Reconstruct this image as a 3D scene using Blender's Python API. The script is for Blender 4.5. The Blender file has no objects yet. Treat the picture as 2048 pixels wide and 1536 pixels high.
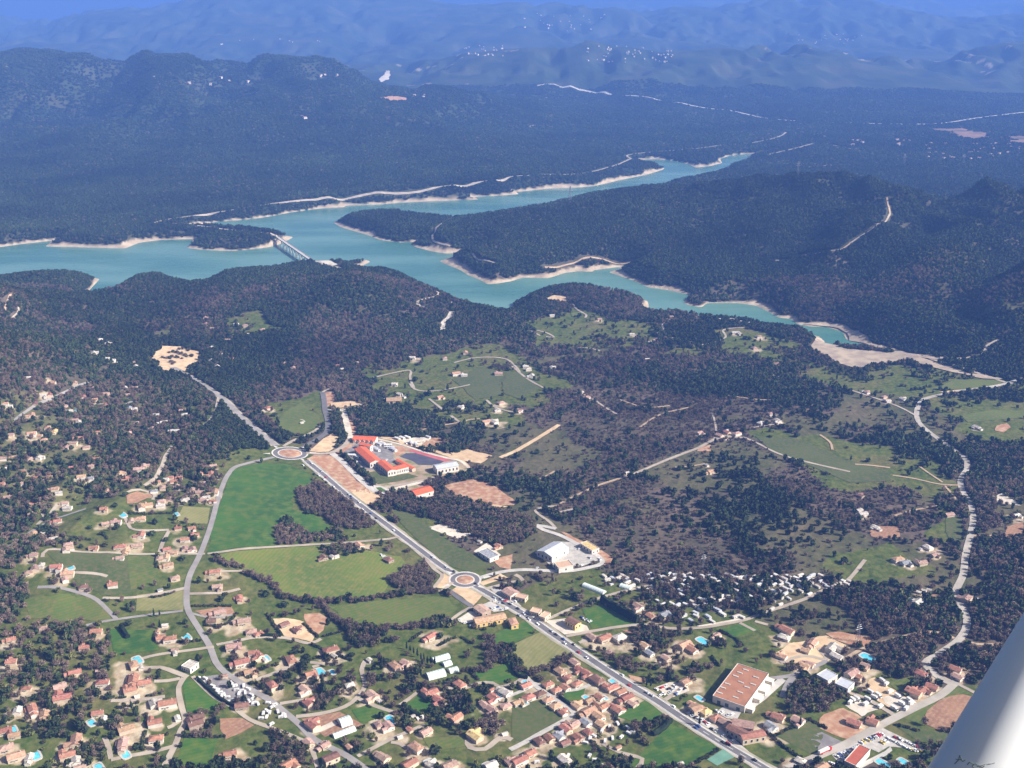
import bpy, math, random
import numpy as np
from mathutils import Vector, Matrix
from mathutils.geometry import delaunay_2d_cdt
random.seed(7); RNG = np.random.default_rng(7)
SC = bpy.context.scene; COL = SC.collection
R = math.radians
# ------------------------------------------------------------------ camera, sky, sun, exposure
CAM_H, PITCH, FPX = 600.0, R(19.5), 2196.0        # metres, radians, focal length in pixels of the 2048 px photograph
cam_d = bpy.data.cameras.new('camera'); cam = bpy.data.objects.new('camera', cam_d); COL.objects.link(cam)
cam.location = (0, 0, CAM_H); cam.rotation_euler = (math.pi/2 - PITCH, 0, 0)
cam_d.sensor_width = 36; cam_d.lens = FPX/2048*36; cam_d.clip_start = 0.05; cam_d.clip_end = 80000
SC.camera = cam
SUN_AZ, SUN_EL = R(105), R(35)                    # azimuth clockwise from the view direction
W = bpy.data.worlds.new('World'); SC.world = W; W.use_nodes = True
nt = W.node_tree; sky = nt.nodes.new('ShaderNodeTexSky'); sky.sky_type = 'NISHITA'; sky.sun_disc = False
sky.sun_elevation = SUN_EL; sky.sun_rotation = SUN_AZ; sky.altitude = 700; sky.dust_density = 10.0
nt.links.new(sky.outputs[0], nt.nodes['Background'].inputs[0]); nt.nodes['Background'].inputs[1].default_value = 0.055
sun_d = bpy.data.lights.new('sun', 'SUN'); sun_d.energy = 5.0; sun_d.angle = R(0.5); sun_d.color = (1, .95, .87)
sun = bpy.data.objects.new('sun', sun_d); COL.objects.link(sun)
S = Vector((math.cos(SUN_EL)*math.sin(SUN_AZ), math.cos(SUN_EL)*math.cos(SUN_AZ), math.sin(SUN_EL)))
sun.rotation_euler = S.to_track_quat('Z', 'Y').to_euler()
vs = SC.view_settings; vs.view_transform = 'Standard'; vs.look = 'None'; vs.gamma = 1; vs.exposure = 0.86
SC.cycles.use_denoising = True; SC.cycles.max_bounces = 4; SC.cycles.volume_bounces = 2
HAZE_DENSITY = 0.000096; HAZE_COLOR = (.17, .36, .98)
# ------------------------------------------------------------------ materials
def mat(name, c1, c2=None, scale=.1, rough=.9, metal=0, rand=0.0, detail=4, spec=.3, bump=0):
    m = bpy.data.materials.new(name); m.use_nodes = True; t = m.node_tree; n = t.nodes; L = t.links
    b = n['Principled BSDF']; b.inputs['Roughness'].default_value = rough; b.inputs['Metallic'].default_value = metal
    b.inputs['Specular IOR Level'].default_value = spec
    c2 = c2 or tuple(x*.72 for x in c1)
    g = n.new('ShaderNodeNewGeometry'); x = n.new('ShaderNodeTexNoise')
    x.inputs['Scale'].default_value = scale; x.inputs['Detail'].default_value = detail
    L.new(g.outputs['Position'], x.inputs['Vector'])
    r = n.new('ShaderNodeValToRGB'); r.color_ramp.elements[0].position = .35; r.color_ramp.elements[1].position = .65
    r.color_ramp.elements[0].color = (*c2, 1); r.color_ramp.elements[1].color = (*c1, 1)
    L.new(x.outputs[0], r.inputs[0]); out = r.outputs[0]
    if rand:
        oi = n.new('ShaderNodeObjectInfo'); h = n.new('ShaderNodeHueSaturation')
        mr = n.new('ShaderNodeMapRange'); mr.inputs[3].default_value = 1-rand; mr.inputs[4].default_value = 1+rand
        L.new(oi.outputs['Random'], mr.inputs[0]); L.new(mr.outputs[0], h.inputs['Value'])
        mh = n.new('ShaderNodeMapRange'); mh.inputs[3].default_value = .5-rand*.05; mh.inputs[4].default_value = .5+rand*.05
        fr = n.new('ShaderNodeMath'); fr.operation = 'MULTIPLY_ADD'; fr.inputs[1].default_value = 7.3; fr.inputs[2].default_value = 0
        f2 = n.new('ShaderNodeMath'); f2.operation = 'FRACT'
        L.new(oi.outputs['Random'], fr.inputs[0]); L.new(fr.outputs[0], f2.inputs[0]); L.new(f2.outputs[0], mh.inputs[0])
        L.new(mh.outputs[0], h.inputs['Hue']); L.new(out, h.inputs['Color']); out = h.outputs[0]
    L.new(out, b.inputs['Base Color'])
    if bump:
        bp = n.new('ShaderNodeBump'); bp.inputs['Strength'].default_value = .6; bp.inputs['Distance'].default_value = bump
        L.new(x.outputs[0], bp.inputs['Height']); L.new(bp.outputs[0], b.inputs['Normal'])
    return m
def crop_mat(name, c1, c2, c3, scale=.02, fine=.35, stripe=0):
    """grass or soil: broad patches plus fine mottling"""
    m = mat(name, c1, c2, scale, detail=5); t = m.node_tree; n = t.nodes; L = t.links; b = n['Principled BSDF']
    src = b.inputs['Base Color'].links[0].from_socket
    g = n.new('ShaderNodeNewGeometry'); x = n.new('ShaderNodeTexNoise'); x.inputs['Scale'].default_value = fine; x.inputs['Detail'].default_value = 3
    L.new(g.outputs['Position'], x.inputs['Vector'])
    mr = n.new('ShaderNodeMapRange'); mr.inputs[1].default_value = .42; mr.inputs[2].default_value = .68; L.new(x.outputs[0], mr.inputs[0])
    mx = n.new('ShaderNodeMix'); mx.data_type = 'RGBA'; L.new(mr.outputs[0], mx.inputs[0]); L.new(src, mx.inputs[6]); mx.inputs[7].default_value = (*c3, 1)
    out = mx.outputs[2]
    if stripe:                                    # drill rows and mowing lines
        mp = n.new('ShaderNodeMapping'); mp.inputs['Rotation'].default_value = (0, 0, stripe); L.new(g.outputs['Position'], mp.inputs['Vector'])
        wv = n.new('ShaderNodeTexWave'); wv.inputs['Scale'].default_value = .075; wv.inputs['Distortion'].default_value = 6; wv.inputs['Detail'].default_value = 3; wv.inputs['Detail Scale'].default_value = .6; L.new(mp.outputs[0], wv.inputs['Vector'])
        rw = n.new('ShaderNodeMapRange'); rw.inputs[3].default_value = .93; rw.inputs[4].default_value = 1.06; L.new(wv.outputs['Fac'], rw.inputs[0]); hs = n.new('ShaderNodeHueSaturation'); L.new(rw.outputs[0], hs.inputs['Value']); L.new(out, hs.inputs['Color']); out = hs.outputs[0]
    L.new(out, b.inputs['Base Color']); return m
M = {}
ROOF = dict(r=(.40, .185, .13), o=(.50, .31, .20), p=(.46, .30, .24), d=(.23, .125, .095), w=(.58, .53, .47), g=(.30, .31, .34), y=(.66, .46, .22))
for k, c in ROOF.items(): M['roof_'+k] = mat('roof_tiles_'+k, c, tuple(x*.62 for x in c), .5, rand=.22, bump=.1)
M['wall_cream'] = mat('render_cream', (.60, .49, .37), (.50, .40, .30), .3, rand=.15)
M['wall_white'] = mat('render_white', (.68, .63, .56), (.58, .53, .47), .3, rand=.1)
M['wall_stone'] = mat('stone_wall', (.42, .33, .26), (.28, .22, .17), .8, rand=.15)
M['wall_yellow'] = mat('render_yellow', (.75, .52, .20), (.68, .45, .16), .3)
M['wall_grey'] = mat('metal_cladding', (.50, .52, .56), (.42, .44, .48), .3, rough=.6)
M['glass'] = mat('window_glass', (.03, .04, .05), (.02, .03, .04), 1, rough=.15, spec=.6)
M['shutter'] = mat('shutter_paint', (.10, .14, .13), None, 1)
M['asphalt'] = mat('asphalt', (.165, .155, .16), (.12, .115, .12), .05)
M['verge'] = mat('gravel_verge', (.40, .35, .28), (.24, .23, .15), .06)
M['road_pale'] = mat('pale_road', (.42, .36, .29), (.30, .25, .20), .06)
M['road_grey'] = mat('worn_road', (.30, .28, .27), (.23, .21, .20), .06)
M['track'] = mat('dirt_track', (.46, .34, .22), (.33, .24, .16), .08)
M['paint'] = mat('road_paint', (.75, .74, .72), (.62, .60, .58), .3)
M['kerb'] = mat('kerb_stone', (.60, .57, .53), (.50, .47, .43), .3)
M['concrete'] = mat('concrete', (.48, .45, .41), (.36, .34, .31), .25)
M['winding'] = mat('worn_pale_road', (.44, .40, .35), (.31, .28, .24), .05)
M['concrete_white'] = mat('pale_concrete', (.52, .49, .45), (.40, .38, .35), .1)
M['soil_red'] = crop_mat('red_earth', (.37, .19, .11), (.29, .15, .09), (.47, .32, .21), .03, .15)
M['soil_brown'] = crop_mat('ploughed_soil', (.30, .16, .095), (.23, .125, .08), (.34, .21, .13), .03, .3, .7)
M['sand'] = crop_mat('pale_sand', (.62, .48, .30), (.54, .39, .24), (.45, .30, .18), .03, .12)
M['gravel'] = crop_mat('pale_gravel', (.66, .60, .50), (.56, .50, .42), (.46, .40, .33), .03, .12)
M['lot'] = crop_mat('worn_tarmac', (.20, .185, .185), (.16, .15, .155), (.26, .24, .23), .03, .15)
M['beach'] = crop_mat('dried_lake_mud', (.46, .37, .27), (.37, .30, .22), (.28, .22, .18), .02, .06)
M['green_bright'] = crop_mat('green_wheat', (.048, .125, .010), (.026, .080, .008), (.085, .130, .016), .014, .10, 1.2)
M['green_pale'] = crop_mat('pale_meadow', (.130, .170, .024), (.075, .120, .020), (.165, .160, .038), .012, .15, .3)
M['green_olive'] = crop_mat('olive_meadow', (.098, .135, .024), (.068, .105, .018), (.13, .125, .035), .018, .2, .9)
M['green_dull'] = crop_mat('dull_meadow', (.075, .100, .024), (.050, .078, .018), (.11, .10, .04), .02, .25)
M['khaki'] = crop_mat('khaki_crop', (.20, .195, .070), (.16, .165, .055), (.225, .21, .085), .02, .12, .55)
M['court_dark'] = mat('dark_court', (.085, .085, .115), (.06, .06, .085), .1)
M['court_green'] = mat('green_court', (.15, .30, .22), (.12, .24, .18), .1)
M['track_red'] = mat('running_track', (.46, .13, .14), (.38, .10, .11), .1)
M['pool'] = mat('pool_water', (.13, .55, .68), (.10, .46, .62), .4, rough=.08, spec=.5)
M['steel'] = mat('galvanised_steel', (.35, .36, .38), None, 1, rough=.5, metal=.4)
M['greenhouse'] = mat('greenhouse_film', (.66, .74, .70), (.55, .64, .60), .4, rough=.35)
M['trunk'] = mat('bark', (.10, .075, .055), None, .8)
M['white_paint'] = mat('white_sheet', (.68, .67, .65), (.55, .54, .52), .6, rough=.5, rand=.12)
M['mobile_beige'] = mat('beige_sheet', (.62, .55, .48), (.50, .44, .38), .6, rough=.6, rand=.2)
for k, c in dict(white=(.8, .8, .8), silver=(.5, .52, .55), red=(.5, .03, .03), blue=(.04, .09, .3), black=(.02, .02, .025), yellow=(.7, .5, .05)).items():
    M['car_'+k] = mat('car_paint_'+k, c, c, 1, rough=.25, spec=.5)
M['tyre'] = mat('tyre_rubber', (.02, .02, .02), None, 1)
def leaf_mat(name, c1, c2, rand=.35):
    m = mat(name, c1, c2, .35, rough=.8, rand=rand, spec=.15); t = m.node_tree; n = t.nodes; L = t.links; b = n['Principled BSDF']; src = b.inputs['Base Color'].links[0].from_socket
    g = n.new('ShaderNodeNewGeometry'); x = n.new('ShaderNodeTexNoise'); x.inputs['Scale'].default_value = .0025; x.inputs['Detail'].default_value = 8; x.inputs['Roughness'].default_value = .66
    L.new(g.outputs['Position'], x.inputs['Vector']); mr = n.new('ShaderNodeMapRange'); mr.inputs[1].default_value = .34; mr.inputs[2].default_value = .68; mr.inputs[3].default_value = .55; mr.inputs[4].default_value = 1.7   # stands of darker and paler foliage
    L.new(x.outputs[0], mr.inputs[0]); h = n.new('ShaderNodeHueSaturation'); L.new(mr.outputs[0], h.inputs['Value']); L.new(src, h.inputs['Color']); L.new(h.outputs[0], b.inputs['Base Color']); return m
M['leaf_dark'] = leaf_mat('evergreen_leaves', (.042, .060, .021), (.024, .036, .014), .2)
M['leaf_olive'] = leaf_mat('olive_leaves', (.115, .115, .036), (.07, .075, .026))
M['leaf_mauve'] = leaf_mat('bare_twigs', (.165, .122, .088), (.095, .072, .055))
M['leaf_cypress'] = leaf_mat('cypress_leaves', (.018, .03, .014), (.010, .018, .009), .15)
# ------------------------------------------------------------------ camera geometry (photograph pixel -> place)
CP, SP = math.cos(PITCH), math.sin(PITCH)
def rays(px, py):
    a = (np.asarray(px, float)-1024)/FPX; b = (768-np.asarray(py, float))/FPX
    dy = CP + b*SP; dz = -SP + b*CP
    return a/dy, dz/dy                            # x and z gained per metre forward
def at_z(px, py, z):
    ax, az = rays(px, py); y = (z-CAM_H)/az; return np.stack([ax*y, y, np.full_like(y, z) if np.ndim(z) == 0 else np.asarray(z, float)], -1)
def at_y(px, py, y):
    ax, az = rays(px, py); y = np.asarray(y, float)+0*ax; return np.stack([ax*y, y, CAM_H+az*y], -1)
def project(x, y, z):
    d = y*CP - (z-CAM_H)*SP; u = y*SP + (z-CAM_H)*CP
    return 1024 + FPX*x/d, 768 - FPX*u/d
# ------------------------------------------------------------------ terrain heights
def vnoise(x, y, seed=0):
    xi = np.floor(x).astype(np.int64); yi = np.floor(y).astype(np.int64); fx = x-xi; fy = y-yi
    fx = fx*fx*(3-2*fx); fy = fy*fy*(3-2*fy)
    def h(a, b):
        n = (a*374761393 + b*668265263 + seed*974711) & 0x7fffffff; n = ((n ^ (n >> 13))*1274126177) & 0x7fffffff
        return ((n ^ (n >> 16)) & 0xffff)/65535.0
    return (h(xi, yi)*(1-fx)+h(xi+1, yi)*fx)*(1-fy) + (h(xi, yi+1)*(1-fx)+h(xi+1, yi+1)*fx)*fy
def fbm(x, y, s, o=4, seed=0):
    v = 0; a = 1; t = 0
    for k in range(o): v = v + a*vnoise(x/s, y/s, seed+k); t += a; a *= .5; s *= .48
    return v/t
def ridged(x, y, s, o=4, seed=0):
    v = 0; a = 1; t = 0
    for k in range(o): v = v + a*(1-abs(2*vnoise(x/s, y/s, seed+k)-1)); t += a; a *= .5; s *= .47
    return v/t
LAKE_PX = [(-260,505),(0,494),(35,489),(105,481),(95,489),(90,493),(150,494),(250,497),(262,492),(280,485),(320,480),(385,478),(383,488),(372,496),(400,499),(430,501),(470,502),(500,499),(540,494),(561,488),(575,481),(588,474),(575,472),(545,467),(500,462),(440,458),(385,457),(375,455),(390,452),(430,444),(470,441),(512,437),(545,432),(580,425),(640,417),(690,414),(692,411),(760,409),(800,405),(870,402),(960,399),(945,394),(1000,391),(1040,388),(1030,384),(1080,379),(1100,377),(1150,375),(1190,372),(1240,360),(1290,350),(1325,340),(1330,336),(1305,332),(1285,325),(1275,320),(1310,318),(1350,322),(1375,328),(1390,335),(1420,332),(1445,326),(1440,318),(1460,311),(1490,308),(1535,308),(1497,313),(1492,319),(1512,322),(1480,326),(1455,333),(1450,340),(1500,343),(1440,348),(1405,350),(1430,354),(1400,357),(1370,365),(1330,372),(1300,376),(1330,380),(1270,384),(1225,385),(1255,392),(1270,398),(1225,400),(1200,403),(1140,406),(1110,411),(1130,413),(1060,414),(1105,421),(1050,430),(1000,436),(960,440),(905,444),(860,440),(800,432),(740,433),(690,438),(668,443),(668,446),(680,454),(700,460),(735,470),(760,480),(800,485),(835,484),(822,488),(830,494),(860,502),(890,507),(945,505),(905,513),(878,522),(895,530),(920,540),(935,550),(960,560),(975,569),(1000,566),(1024,562),(1046,555),(1099,556),(1129,546),(1159,542),(1184,544),(1189,540),(1236,534),(1246,536),(1216,544),(1236,551),(1266,561),(1294,574),(1336,580),(1379,590),(1366,606),(1379,611),(1404,615),(1414,606),(1474,606),(1511,611),(1536,623),(1556,635),(1581,638),(1596,649),(1618,653),(1653,654),(1685,664),(1692,679),(1736,691),(1786,704),(1848,719),(1780,709),(1743,702),(1698,698),(1653,690),(1643,676),(1630,671),(1611,663),(1573,659),(1536,654),(1511,644),(1419,639),(1409,634),(1349,628),(1314,628),(1299,622),(1296,602),(1270,596),(1230,588),(1190,581),(1149,578),(1129,579),(1074,586),(1039,600),(1024,609),(1024,619),(1008,628),(997,614),(970,619),(952,611),(942,612),(912,597),(875,583),(857,579),(847,568),(807,558),(737,543),(714,537),(742,523),(730,519),(690,530),(660,529),(640,530),(605,531),(583,533),(551,541),(512,547),(437,552),(415,560),(407,577),(382,571),(362,567),(344,556),(287,552),(262,560),(237,572),(207,591),(165,600),(172,588),(200,558),(162,551),(112,548),(50,553),(0,563),(-260,580)]
_lk = np.array(LAKE_PX, float); LAKE = at_z(_lk[:, 0], _lk[:, 1], 0.0)[:, :2]
def in_poly(x, y, P):
    ins = np.zeros(x.shape, bool); n = len(P)
    for i in range(n):
        x1, y1 = P[i]; x2, y2 = P[(i+1) % n]
        if y1 == y2: continue
        c = ((y1 > y) != (y2 > y)) & (x < (x2-x1)*(y-y1)/(y2-y1)+x1); ins ^= c
    return ins
def poly_dist(x, y, P, closed=True):
    d = np.full(x.shape, 1e18); n = len(P)
    for i in range(n if closed else n-1):
        ax, ay = P[i]; bx, by = P[(i+1) % n]; vx, vy = bx-ax, by-ay; l2 = vx*vx+vy*vy+1e-9
        t = np.clip(((x-ax)*vx+(y-ay)*vy)/l2, 0, 1)
        d = np.minimum(d, (x-ax-t*vx)**2+(y-ay-t*vy)**2)
    return np.sqrt(d)
def ry(pts): a = np.array(pts, float); p = at_y(a[:, 0], a[:, 1], a[:, 2]); p[:, 2] -= 24; return p      # crest points given by forward distance
def rz(pts): a = np.array(pts, float); ax, az = rays(a[:, 0], a[:, 1]); y = (a[:, 2]-CAM_H)/az; return np.stack([ax*y, y, np.maximum(a[:, 2]-13, a[:, 2]*.45)], -1)
RIDGES = [  # crest line, half width towards the viewer, half width behind
 (ry([(-700,20,13800),(0,24,13800),(30,32,13800),(75,33,13800),(130,25,13560),(200,18,13440),(240,26,13440),(330,20,13200),(372,0,12960),(440,-14,12720),(520,-22,12600),(640,-17,12600),(800,-6,12840),(870,0,13200),(940,16,13560),(1024,8,12600),(1080,3,12240),(1200,6,12240),(1290,18,12480),(1400,12,12720),(1480,2,12720),(1560,-9,12720),(1700,-8,12720),(1760,8,12840),(1850,30,12960),(1900,32,12960),(1960,30,12840),(2000,35,12720),(2048,26,12480),(2700,10,12600)]), 2500, 1000),
 (ry([(700,20,17000),(880,4,17000),(1000,8,17000),(1150,2,17000),(1300,4,17000),(1500,0,17000),(1700,4,17000),(1780,-2,17000),(1850,-6,17000),(1900,3,17000),(1935,9,17000),(1975,6,17000),(2010,1,17000),(2048,2,17000),(2400,0,17000)]), 1800, 700),
 (ry([(-500,95,6000),(0,100,6000),(60,98,6000),(130,110,6000),(185,104,6000),(240,114,6000),(280,99,6000),(360,104,6000),(420,102,6000),(512,109,6000),(590,115,6000),(650,108,5950),(720,119,5900),(800,140,5800),(900,175,5700),(1050,222,5500),(1200,262,5200),(1300,285,5000)]), 1350, 600),
 (ry([(700,128,8200),(760,126,8200),(900,112,8000),(1000,102,7900),(1100,97,7800),(1190,80,7800),(1240,97,7700),(1330,102,7700),(1450,94,7900),(1540,84,8000),(1650,95,8200),(1800,100,8300),(1930,94,8300),(2048,84,8300),(2600,70,8300)]), 1000, 500),
 (rz([(690,441,12),(770,426,27),(860,432,24),(905,437,22),(960,431,40),(1024,425,52),(1150,409,66),(1230,400,74),(1330,380,86),(1420,364,108),(1500,353,125),(1600,346,146),(1700,343,160),(1850,345,172),(2060,352,180),(2500,370,190)]), 480, 300),
 (rz([(1790,355,165),(1772,395,150),(1740,455,112),(1690,488,88),(1620,515,66),(1520,535,40)]), 170, 170),
 (rz([(2010,365,172),(1960,430,150),(1900,500,112),(1850,550,84),(1800,600,48)]), 150, 150),
 (rz([(2150,480,170),(2060,560,112),(1985,600,82),(1940,640,45)]), 150, 150),
 (rz([(1560,400,110),(1500,450,75),(1440,480,52),(1380,510,30)]), 150, 150),
 (rz([(1280,410,72),(1230,460,48),(1160,500,30),(1080,520,18)]), 150, 150),
 (rz([(420,552,16),(470,545,32),(530,539,46),(600,536,58),(680,536,58),(740,545,46),(800,560,34),(850,577,22),(900,594,12)]), 270, 110),
 (rz([(700,560,55),(690,600,40),(700,640,26)]), 160, 160), (rz([(520,560,42),(500,610,34),(520,660,22)]), 160, 160),
 (rz([(235,572,14),(262,558,28),(292,552,34),(330,560,26),(355,575,14)]), 130, 70), (rz([(290,575,34),(270,620,30),(230,680,26)]), 150, 150),
 (rz([(-150,560,40),(0,558,26),(60,549,31),(110,549,29),(160,562,16)]), 120, 60),
 (rz([(-250,560,150),(-220,700,150),(-200,820,130),(-150,930,100),(-120,1050,60)]), 300, 300),
 (rz([(1090,594,12),(1150,576,20),(1230,587,19),(1275,597,13)]), 90, 45), (rz([(1180,590,18),(1190,620,14)]), 70, 70),
 (rz([(1150,545,14),(1050,545,16),(960,545,14),(1000,520,24)]), 110, 110),
 (rz([(420,480,13),(480,470,19),(540,472,13)]), 70, 45), (rz([(150,470,22),(60,465,26),(-100,470,26)]), 110, 110),
 (rz([(690,532,8),(734,523,6)]), 26, 14),
]
def height_fn(x, y):
    acc = np.zeros(x.shape)
    w1 = (fbm(x, y, 420, 3, 11)-.5)*260; w2 = (fbm(x, y, 420, 3, 17)-.5)*260
    for C, wf, wb in RIDGES:
        wmax = max(wf, wb); k = 1 if wmax > 700 else (.35 if wmax > 250 else .12)
        m = (x > C[:, 0].min()-3*wmax-300) & (x < C[:, 0].max()+3*wmax+300) & (y > C[:, 1].min()-3*wmax-300) & (y < C[:, 1].max()+3*wmax+300)
        if not m.any(): continue
        xx = x[m]+w1[m]*k*(1 if wmax > 700 else 1); yy = y[m]+w2[m]*k
        sw = np.zeros(xx.shape); sz = np.zeros(xx.shape); dm = np.full(xx.shape, 1e18); wn = np.zeros(xx.shape)
        for i in range(len(C)-1):
            a, b = C[i], C[i+1]; vx, vy = b[0]-a[0], b[1]-a[1]; l2 = vx*vx+vy*vy
            t = np.clip(((xx-a[0])*vx+(yy-a[1])*vy)/l2, 0, 1); dx = xx-a[0]-t*vx; dy = yy-a[1]-t*vy
            d2 = dx*dx+dy*dy; q = 1/(d2+400)**2; sw += q; sz += q*(a[2]+t*(b[2]-a[2])); near = d2 < dm; dm = np.where(near, d2, dm); wn = np.where(near, np.where(dy < 0, wf, wb), wn)
        best = np.maximum(sz/sw, 0)*np.exp(-dm/(wn*wn))
        acc[m] += best**5
    hill = acc**.2
    rid = ridged(x+.25*y, y*.42, 640, 4, 3)-.62; rid2 = ridged(x-.2*y, y*.5, 300, 3, 8)-.70
    far = np.clip((y-3000)/2500, 0, 1)
    cut = (rid-.08)*1.6*(.6+.4*far)+rid2*1.05; cut = np.where(cut > 0, .2*cut, np.maximum(cut, -.72))      # gullies between the crests
    hill = hill + np.clip(hill, 0, 260)*cut*np.clip(hill/40, 0, 1)*np.clip(1.15-hill/900, .2, 1)
    base = 11 + 5*(fbm(x, y, 330, 3, 5)-.5) + np.clip((y-3900)/2500, 0, 1)*8*fbm(x, y, 700, 3, 6)*2
    return base + np.maximum(hill, 0)
def height_full(x, y):
    h = height_fn(x, y)
    x0, y0 = LAKE.min(0)-450; x1, y1 = LAKE.max(0)+450
    m = (x > x0) & (x < x1) & (y > y0) & (y < y1)
    if m.any():
        xx, yy = x[m], y[m]; d = poly_dist(xx, yy, LAKE); ins = in_poly(xx, yy, LAKE)
        d = d + 7*(fbm(xx, yy, 60, 2, 21)-.5)*np.clip(d/10, 0, 1)
        bank = np.where(d < 18, .28*d, 5.04+.62*(d-18))
        v = np.minimum(h[m], bank); k = 4.0
        h[m] = np.where(ins, -np.minimum(.35*d, 5)-.05, np.maximum(v, .12*np.minimum(d, 30)))
    return h
class Grid:
    def __init__(s, x0, x1, y0, y1, step):
        s.x0, s.y0, s.st = x0, y0, step; xs = np.arange(x0, x1+step, step); ys = np.arange(y0, y1+step, step)
        X, Y = np.meshgrid(xs, ys); s.z = height_full(X, Y); s.nx, s.ny = len(xs), len(ys)
        s.x1, s.y1 = xs[-1], ys[-1]
    def __call__(s, x, y):
        u = np.clip((x-s.x0)/s.st, 0, s.nx-1.001); v = np.clip((y-s.y0)/s.st, 0, s.ny-1.001)
        i = u.astype(int); j = v.astype(int); a = u-i; b = v-j; z = s.z
        return (z[j, i]*(1-a)+z[j, i+1]*a)*(1-b)+(z[j+1, i]*(1-a)+z[j+1, i+1]*a)*b
NEAR = Grid(-3000, 3000, 250, 5200, 8.0); FAR = Grid(-14500, 14500, 0, 19000, 50.0)
def hz(x, y):
    x = np.asarray(x, float); y = np.asarray(y, float)
    n = NEAR(x, y); f = FAR(x, y)
    e = np.minimum(np.minimum(x-NEAR.x0, NEAR.x1-x), NEAR.y1-y); w = np.clip(e/300, 0, 1)
    return n*w + f*(1-w)
YS = np.geomspace(330, 18400, 520)
def G(px, py, dz=0.0):
    """place on the ground seen at photograph pixel(s)"""
    px = np.atleast_1d(np.asarray(px, float)); py = np.atleast_1d(np.asarray(py, float))
    ax, az = rays(px, py); Y = np.broadcast_to(YS, (len(px), len(YS)))
    gap = CAM_H+az[:, None]*Y - (hz(ax[:, None]*Y, Y)+dz)
    hit = gap < 0; k = np.where(hit.any(1), hit.argmax(1), len(YS)-1); k = np.maximum(k, 1); r = np.arange(len(px))
    lo, hi = YS[k-1].copy(), YS[k].copy()
    for _ in range(14):
        mid = .5*(lo+hi); g = CAM_H+az*mid-(hz(ax*mid, mid)+dz); lo = np.where(g > 0, mid, lo); hi = np.where(g > 0, hi, mid)
    y = .5*(lo+hi); x = ax*y; return np.stack([x, y, hz(x, y)], -1)
def GP(pts): a = np.array(pts, float); return G(a[:, 0], a[:, 1])
CROP = dict(A=(0, 1152), B=(512, 1152), C=(1024, 1152), D=(1536, 1152), E=(0, 768), F=(512, 768), G=(1024, 768), H=(1536, 768), I=(0, 384), J=(512, 384), K=(1024, 384), L=(1536, 384))
def cr(k, pts): ox, oy = CROP[k]; return [(ox+p[0]/4, oy+p[1]/4) for p in pts]
# ------------------------------------------------------------------ object helpers
def link(name, verts, faces, mats, parent=None, midx=None, smooth=False):
    me = bpy.data.meshes.new(name); me.from_pydata([tuple(v) for v in verts], [], [tuple(f) for f in faces])
    for m in (mats if isinstance(mats, (list, tuple)) else [mats]): me.materials.append(m)
    if midx is not None: me.polygons.foreach_set('material_index', midx)
    if smooth: me.polygons.foreach_set('use_smooth', [True]*len(me.polygons))
    me.update(); o = bpy.data.objects.new(name, me); COL.objects.link(o)
    if parent: o.parent = parent
    return o
def structure(o): o['kind'] = 'structure'; return o
class MB:
    """collects boxes and prisms into one mesh"""
    def __init__(s): s.v, s.f, s.m = [], [], []
    def add(s, vs, fs, mi=0):
        n = len(s.v); s.v += [tuple(v) for v in vs]; s.f += [tuple(i+n for i in f) for f in fs]; s.m += [mi]*len(fs); return s
    def box(s, c, d, mi=0, rot=0):
        cx, cy, cz = c; a, b, e = d[0]/2, d[1]/2, d[2]/2; cs, sn = math.cos(rot), math.sin(rot)
        vs = [(cx+cs*x-sn*y, cy+sn*x+cs*y, cz+z) for z in (-e, e) for x, y in ((-a, -b), (a, -b), (a, b), (-a, b))]
        return s.add(vs, [(3, 2, 1, 0), (4, 5, 6, 7), (0, 1, 5, 4), (1, 2, 6, 5), (2, 3, 7, 6), (3, 0, 4, 7)], mi)
    def bar(s, p, q, r, mi=0):
        p, q = Vector(p), Vector(q); d = (q-p).normalized(); u = d.orthogonal().normalized(); w = d.cross(u)
        vs = [t+u*r*i+w*r*j for t in (p, q) for i, j in ((-1, -1), (1, -1), (1, 1), (-1, 1))]
        return s.add(vs, [(3, 2, 1, 0), (4, 5, 6, 7), (0, 1, 5, 4), (1, 2, 6, 5), (2, 3, 7, 6), (3, 0, 4, 7)], mi)
    def out(s, name, mats, parent=None): return link(name, s.v, s.f, mats, parent, s.m)
def empty(name, loc, rz=0, sc=(1, 1, 1)):
    o = bpy.data.objects.new(name, None); COL.objects.link(o); o.location = loc; o.rotation_euler = (0, 0, rz); o.scale = sc; o.empty_display_size = 2; return o
THINGS = []                                       # (object, look, noun, place on the ground) - labelled at the end
def thing(o, cat, look, noun, group=None, label=None):
    o['category'] = cat
    if group: o['group'] = group
    if label: o['label'] = label
    else: THINGS.append((o, look, noun))
    return o
def smooth_line(P, step):
    P = np.asarray(P, float)
    if len(P) > 2:
        Q = [P[0]]
        for i in range(len(P)-1):
            p0 = P[max(i-1, 0)]; p1 = P[i]; p2 = P[i+1]; p3 = P[min(i+2, len(P)-1)]
            n = max(2, int(np.linalg.norm(p2-p1)/step))
            for k in range(1, n+1):
                t = k/n; Q.append(.5*((2*p1)+(-p0+p2)*t+(2*p0-5*p1+4*p2-p3)*t*t+(-p0+3*p1-3*p2+p3)*t**3))
        P = np.array(Q)
    else:
        n = max(2, int(np.linalg.norm(P[1]-P[0])/step)); P = np.array([P[0]+(P[1]-P[0])*k/n for k in range(n+1)])
    return P
def lift(y): return .0004*np.maximum(y-600, 0)
ROADS = []                                        # centre lines kept clear of trees
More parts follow.
